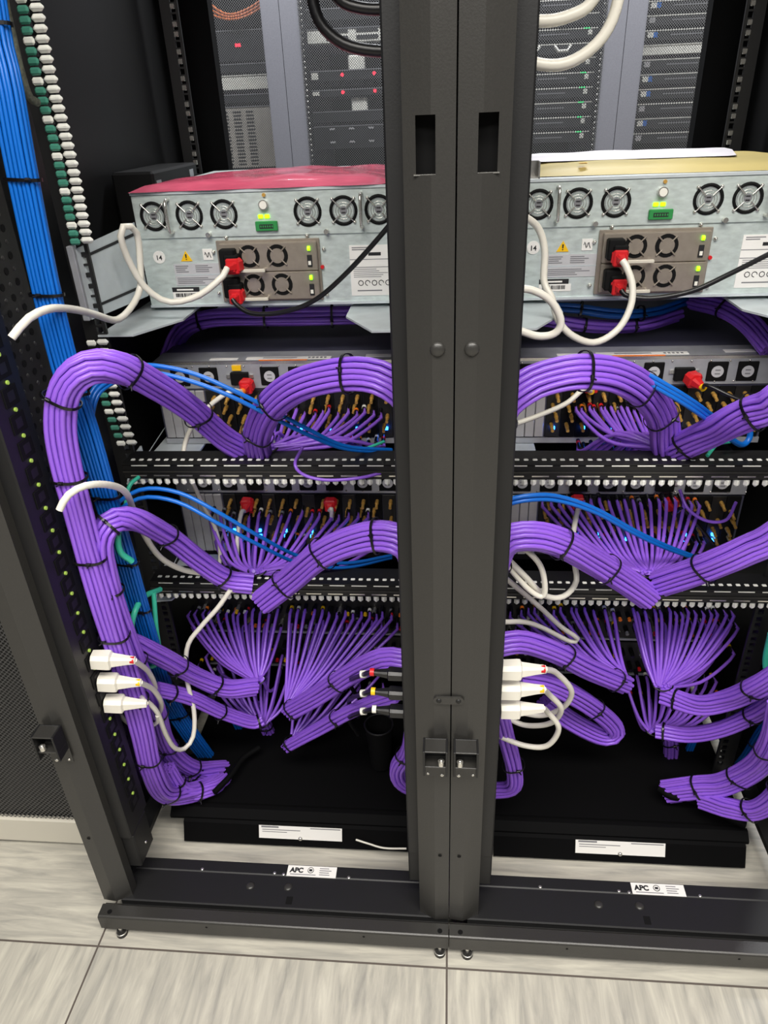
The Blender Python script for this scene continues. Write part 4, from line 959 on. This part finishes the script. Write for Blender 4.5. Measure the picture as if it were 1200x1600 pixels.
# hanging loops at the top
for lb, pts, r, m in (('thick black cable loop hanging at the top left of the centre posts, the outer one', [(486, -200, .45), (486, -40, .45), (492, 15, .45), (510, 48, .45), (545, 72, .45), (600, 80, .45), (640, 70, .45), (668, 20, .43), (672, -80, .4)], .0078, PVC),
                   ('thick black cable loop hanging at the top left of the centre posts, the inner one', [(496, -200, .45), (504, -50, .45), (530, -2, .45), (560, 12, .45), (600, 14, .45), (636, 2, .45), (655, -40, .43), (658, -100, .4)], .0075, PVC),
                   ('thick white cable loop hanging at the top right of the centre posts, the outer one', [(962, -200, .4), (972, -60, .4), (962, 15, .4), (940, 60, .4), (905, 90, .4), (870, 102, .4), (830, 97, .4), (790, 76, .4), (762, 20, .38), (758, -60, .36)], .0072, WHT),
                   ('thick white cable loop hanging at the top right of the centre posts, the inner one', [(965, -200, .4), (955, -70, .4), (925, 2, .4), (890, 25, .4), (850, 33, .4), (810, 26, .4), (778, -10, .38), (770, -70, .36)], .0072, WHT)):
    cord('cable', lb, pts, r, m, group='thick cable loops at the top')
# ---------------------------------------------------------------- dark box seen in the upper left interior
b = thing('bracket_unit', (-.52, .75, 1.1), 'dark bracket unit with small labels deep in the upper left of the left rack', 'bracket')
m_ = MB(); m_.box((-.575, .62, 1.0), (-.50, .86, 1.165), MATTE, .004); m_.build('body', b)
for (y, z) in ((.63, 1.14), (.81, 1.145)): MB().box((-.4998, y, z-.01), (-.499, y+.022, z+.01), INKG).build('small_label', b)
h = MB()
for k in range(14): h.cyl((-.5, .68+.012*(k % 7), 1.14-.02*(k//7)), (-.4992, .68+.012*(k % 7), 1.14-.02*(k//7)), .003, BLK, 6)
h.build('punched_holes', b)
# ---------------------------------------------------------------- neighbouring cabinet at the left edge
nb = thing('mesh_cabinet', (-1.0, .165, 0), 'cabinet with black mesh door and cream plinth beyond the left rack post', 'cabinet')
MB().box((-1.5, .165, .012), (-.62, .178, .078), CREAM, .003).build('plinth', nb)
MB().box((-1.5, .18, .012), (-.62, 1.1, 1.95), BLKD).build('body', nb)
m_ = MB(); m_.add([(-1.5, .17, .078), (-.64, .17, .078), (-.64, .17, 1.95), (-1.5, .17, 1.95)], [(0, 1, 2, 3)], MESHD); m_.build('mesh_door', nb)
# ---------------------------------------------------------------- far row
FY = 2.33
def far_rack(cx, label):
    r = thing('server_cabinet', (cx, FY, 0), label, 'cabinet', 'far row of cabinets'); x0, x1 = cx-.299, cx+.299
    b = MB(); b.box((x0, FY+.06, 0), (x0+.02, FY+1, 2), FGREY); b.box((x1-.02, FY+.06, 0), (x1, FY+1, 2), FGREY); b.box((x0, FY+.98, 0), (x1, FY+1, 2), MATTE); b.box((x0, FY+.06, 1.98), (x1, FY+1, 2), FGREY); b.box((x0, FY+.06, 0), (x1, FY+1, .08), FGREY)
    b.build('body', r)
    d = MB(); 
    for (a, c) in ((x0, x0+.066), (x1-.066, x1)): d.box((a, FY+.004, .05), (c, FY+.03, 1.99), FGREY)
    d.box((x0, FY+.004, .02), (x1, FY+.03, .08), FGREY); d.box((x0, FY+.004, 1.93), (x1, FY+.03, 1.99), FGREY); dr = d.build('door_frame', r)
    m_ = MB(); m_.add([(x0+.066, FY, .08), (x1-.066, FY, .08), (x1-.066, FY, 1.93), (x0+.066, FY, 1.93)], [(0, 1, 2, 3)], MESHM); m_.build('mesh_door', r)
    h = MB()
    for a in (x0+.07, x1-.07):
        for k in range(60): h.dome((a, FY+.035, .9+k*.018), .004, .002, (0, -1, 0), STEEL, 6, 2)
    h.build('cage_nuts', r)
    return r
far_rack(-.9, 'grey cabinet in the far row, behind the upper left interior of the left rack')
far_rack(-.3, 'grey cabinet in the far row with mesh door, seen just left of the centre posts')
far_rack(.3, 'grey cabinet in the far row with mesh door, seen just right of the centre posts')
far_rack(.9, 'grey cabinet in the far row, seen at the upper right')
def server(cx, z, h, label, kind, grp, w=.42):
    r = thing('rack_server', (cx, FY+.1, z), label, 'server', grp); y = FY+.08; x0, x1 = cx-w/2, cx+w/2; b = MB()
    body = {'beige': SRVL, 'white': WHTP, 'silver': WHTP}.get(kind, SRV)
    b.box((x0, y, z), (x1, y+.6, z+h-.002), body, .001); b.box((x0, y-.002, z+h-.005), (x1, y, z+h-.002), WHTP if kind in ('line', 'blue', 'silver', 'handle') else INKG); b.build('body', r)
    if kind == 'line' or kind == 'blue':
        g = MB(); g.box((x0+.09, y-.002, z+h*.4), (x0+.2, y, z+h*.5), INKG); g.box((x0+.24, y-.002, z+h*.4), (x0+.34, y, z+h*.5), INKG); g.build('grille', r)
        g = MB(); g.box((x1-.035, y-.003, z+h*.3), (x1-.02, y, z+h*.75), WHTP, .001); g.build('knob', r)
        g = MB(); g.box((x0+.012, y-.003, z+h*.25), (x0+.032, y, z+h*.75), WHTP if kind == 'blue' else SILV); g.build('tag', r)
        if kind == 'blue': g = MB(); g.box((x0+.032, y-.003, z+h*.25), (x0+.046, y, z+h*.75), LEDB if False else BLU); g.build('blue_tag', r)
        g = MB(); g.box((x1-.05, y-.003, z+h*.85), (x1-.03, y, z+h*.95), mat('green led dim', (60, 200, 120), .4, emit=(60, 220, 120), es=1.2) if 'green led dim' not in MATS else MATS['green led dim']); g.build('led', r)
    if kind == 'handle':
        for k in range(3):
            g = MB(); c = x0+.1+k*.11; g.tube([(c-.028, y, z+h*.75), (c-.016, y-.012, z+h*.25), (c+.016, y-.012, z+h*.25), (c+.028, y, z+h*.75)], .005, WHTP, 6); g.build('handle', r)
    if kind == 'white':
        g = MB()
        for k in range(3):
            for j in range(2): g.box((x0+.07+k*.11, y-.002, z+.008+j*.022), (x0+.15+k*.11, y, z+.02+j*.022), INK)
        g.build('port_block', r)
    if kind == 'red':
        for k in ((.12, .24) if cx > -.5 else (.335, .345)): g = MB(); g.cyl((x0+k, y, z+h*.5), (x0+k, y-.003, z+h*.5), .006, LEDR, 10); g.build('led', r)
        g = MB(); g.box((x0+.005, y-.004, z+.005), (x0+.03, y, z+h-.008), WHTP); g.build('ear', r)
    if kind == 'beige':
        g = MB()
        for i in range(3):
            for k in range(int(h/.012)-1): g.box((x0+.24+i*.05, y-.001, z+.01+k*.012), (x0+.27+i*.05, y, z+.015+k*.012), INK)
        g.build('vent', r)
    if kind == 'dots':
        g = MB()
        for i in range(4):
            for j in range(2): g.box((x0+.06+i*.075, y-.002, z+.02+j*.045), (x0+.08+i*.075, y, z+.026+j*.045), SILV)
        g.build('drive_latches', r)
    return r
ORD = ['the first', 'the second', 'the third', 'the fourth', 'the fifth', 'the sixth', 'the seventh', 'the eighth', 'the ninth', 'the tenth', 'the eleventh', 'the twelfth']
def zf(y, x): return at(x, y, Y=FY+.08).z
# left window (x 335..430): cabinet -0.9
L0 = -.9
for z0y, z1y, kind, lb in ((262, 165, 'beige', 'beige vented box, lowest behind the far left mesh door'), (160, 146, 'dark', 'thin dark unit above the beige box behind the far left mesh door'), (140, 116, 'silver', 'bright silver unit behind the far left mesh door'), (112, 98, 'dark', 'thin dark unit above the bright silver one behind the far left mesh door'), (95, 45, 'red', 'dark unit with a red light behind the far left mesh door')):
    a, b_ = zf(z0y, 380), zf(z1y, 380); server(L0, a, b_-a, lb, kind, 'equipment in the far left cabinet', .44)
for k, (dx_, lb) in enumerate(((0, 'upper'), (.03, 'middle'), (.055, 'lower'))):
    p = [at(325, 5+k*8, Y=FY+.1), at(355, 22+k*4, Y=FY+.06), at(385, 15+k*5, Y=FY+.06), at(420, -8+k*6, Y=FY+.08)]
    C = spline(p, 20); o = MB().tube([q-C[0] for q in C], .004, mat('orange fibre jacket %s' % lb, (215, 110, 50), .4), 7).build('fibre_cable'); o.location = C[0]; tag(o, 'orange fibre cable behind the far left mesh door, the %s of three' % lb, 'cable', 'orange fibre cables')
# middle window (480..598)
L1 = -.3
for z0y, z1y, kind, lb in ((232, 195, 'dots', 'dark drive shelf with two rows of latches behind the middle mesh door'), (190, 172, 'dark', 'thin dark server right above the drive shelf behind the middle mesh door'), (150, 138, 'red', 'thin server with two red lights, the lower of two behind the middle mesh door'), (125, 108, 'red', 'server with two red lights, the upper of two behind the middle mesh door'), (66, 42, 'white', 'white patch unit with black port blocks behind the middle mesh door'), (30, 10, 'dark', 'dark unit above the white patch unit behind the middle mesh door')):
    a, b_ = zf(z0y, 540), zf(z1y, 540); server(L1, a, b_-a, lb, kind, 'equipment behind the mesh door left of the centre posts', .44)
for (X, Y0, Y1) in ((557, 88, 108), (562, 155, 170)):
    q = at(X, (Y0+Y1)/2, Y=FY+.1); tag(MB().box((q.x-.03, FY+.09, q.z-.024), (q.x+.03, FY+.13, q.z+.024), WHTP, .004).build('adapter'), 'white adapter block behind the middle mesh door, the %s of two' % ('upper' if Y0 < 100 else 'lower'), 'adapter')
for i, y in enumerate(range(222, -20, -23)):
    a, b_ = zf(y, 880), zf(y-17, 880); kd = 'handle' if i in (6, 8) else 'line'
    server(.3, a, b_-a, 'dark server right of the centre posts, %s above the papers' % ORD[i], kd, 'servers behind the mesh door right of the centre posts', .44)
for i, y in enumerate(range(222, -20, -23)):
    a, b_ = zf(y, 1060), zf(y-17, 1060); kd = 'blue' if i in (1, 3, 4, 7, 9) else ('line' if i != 6 else 'silver')
    server(.9, a, b_-a, 'dark server at the upper right, %s, %s above the papers' % ({'blue': 'with a blue tag', 'line': 'without a tag', 'silver': 'with a pale front'}[kd], ORD[i]), kd, 'servers behind the far right mesh door', .44)
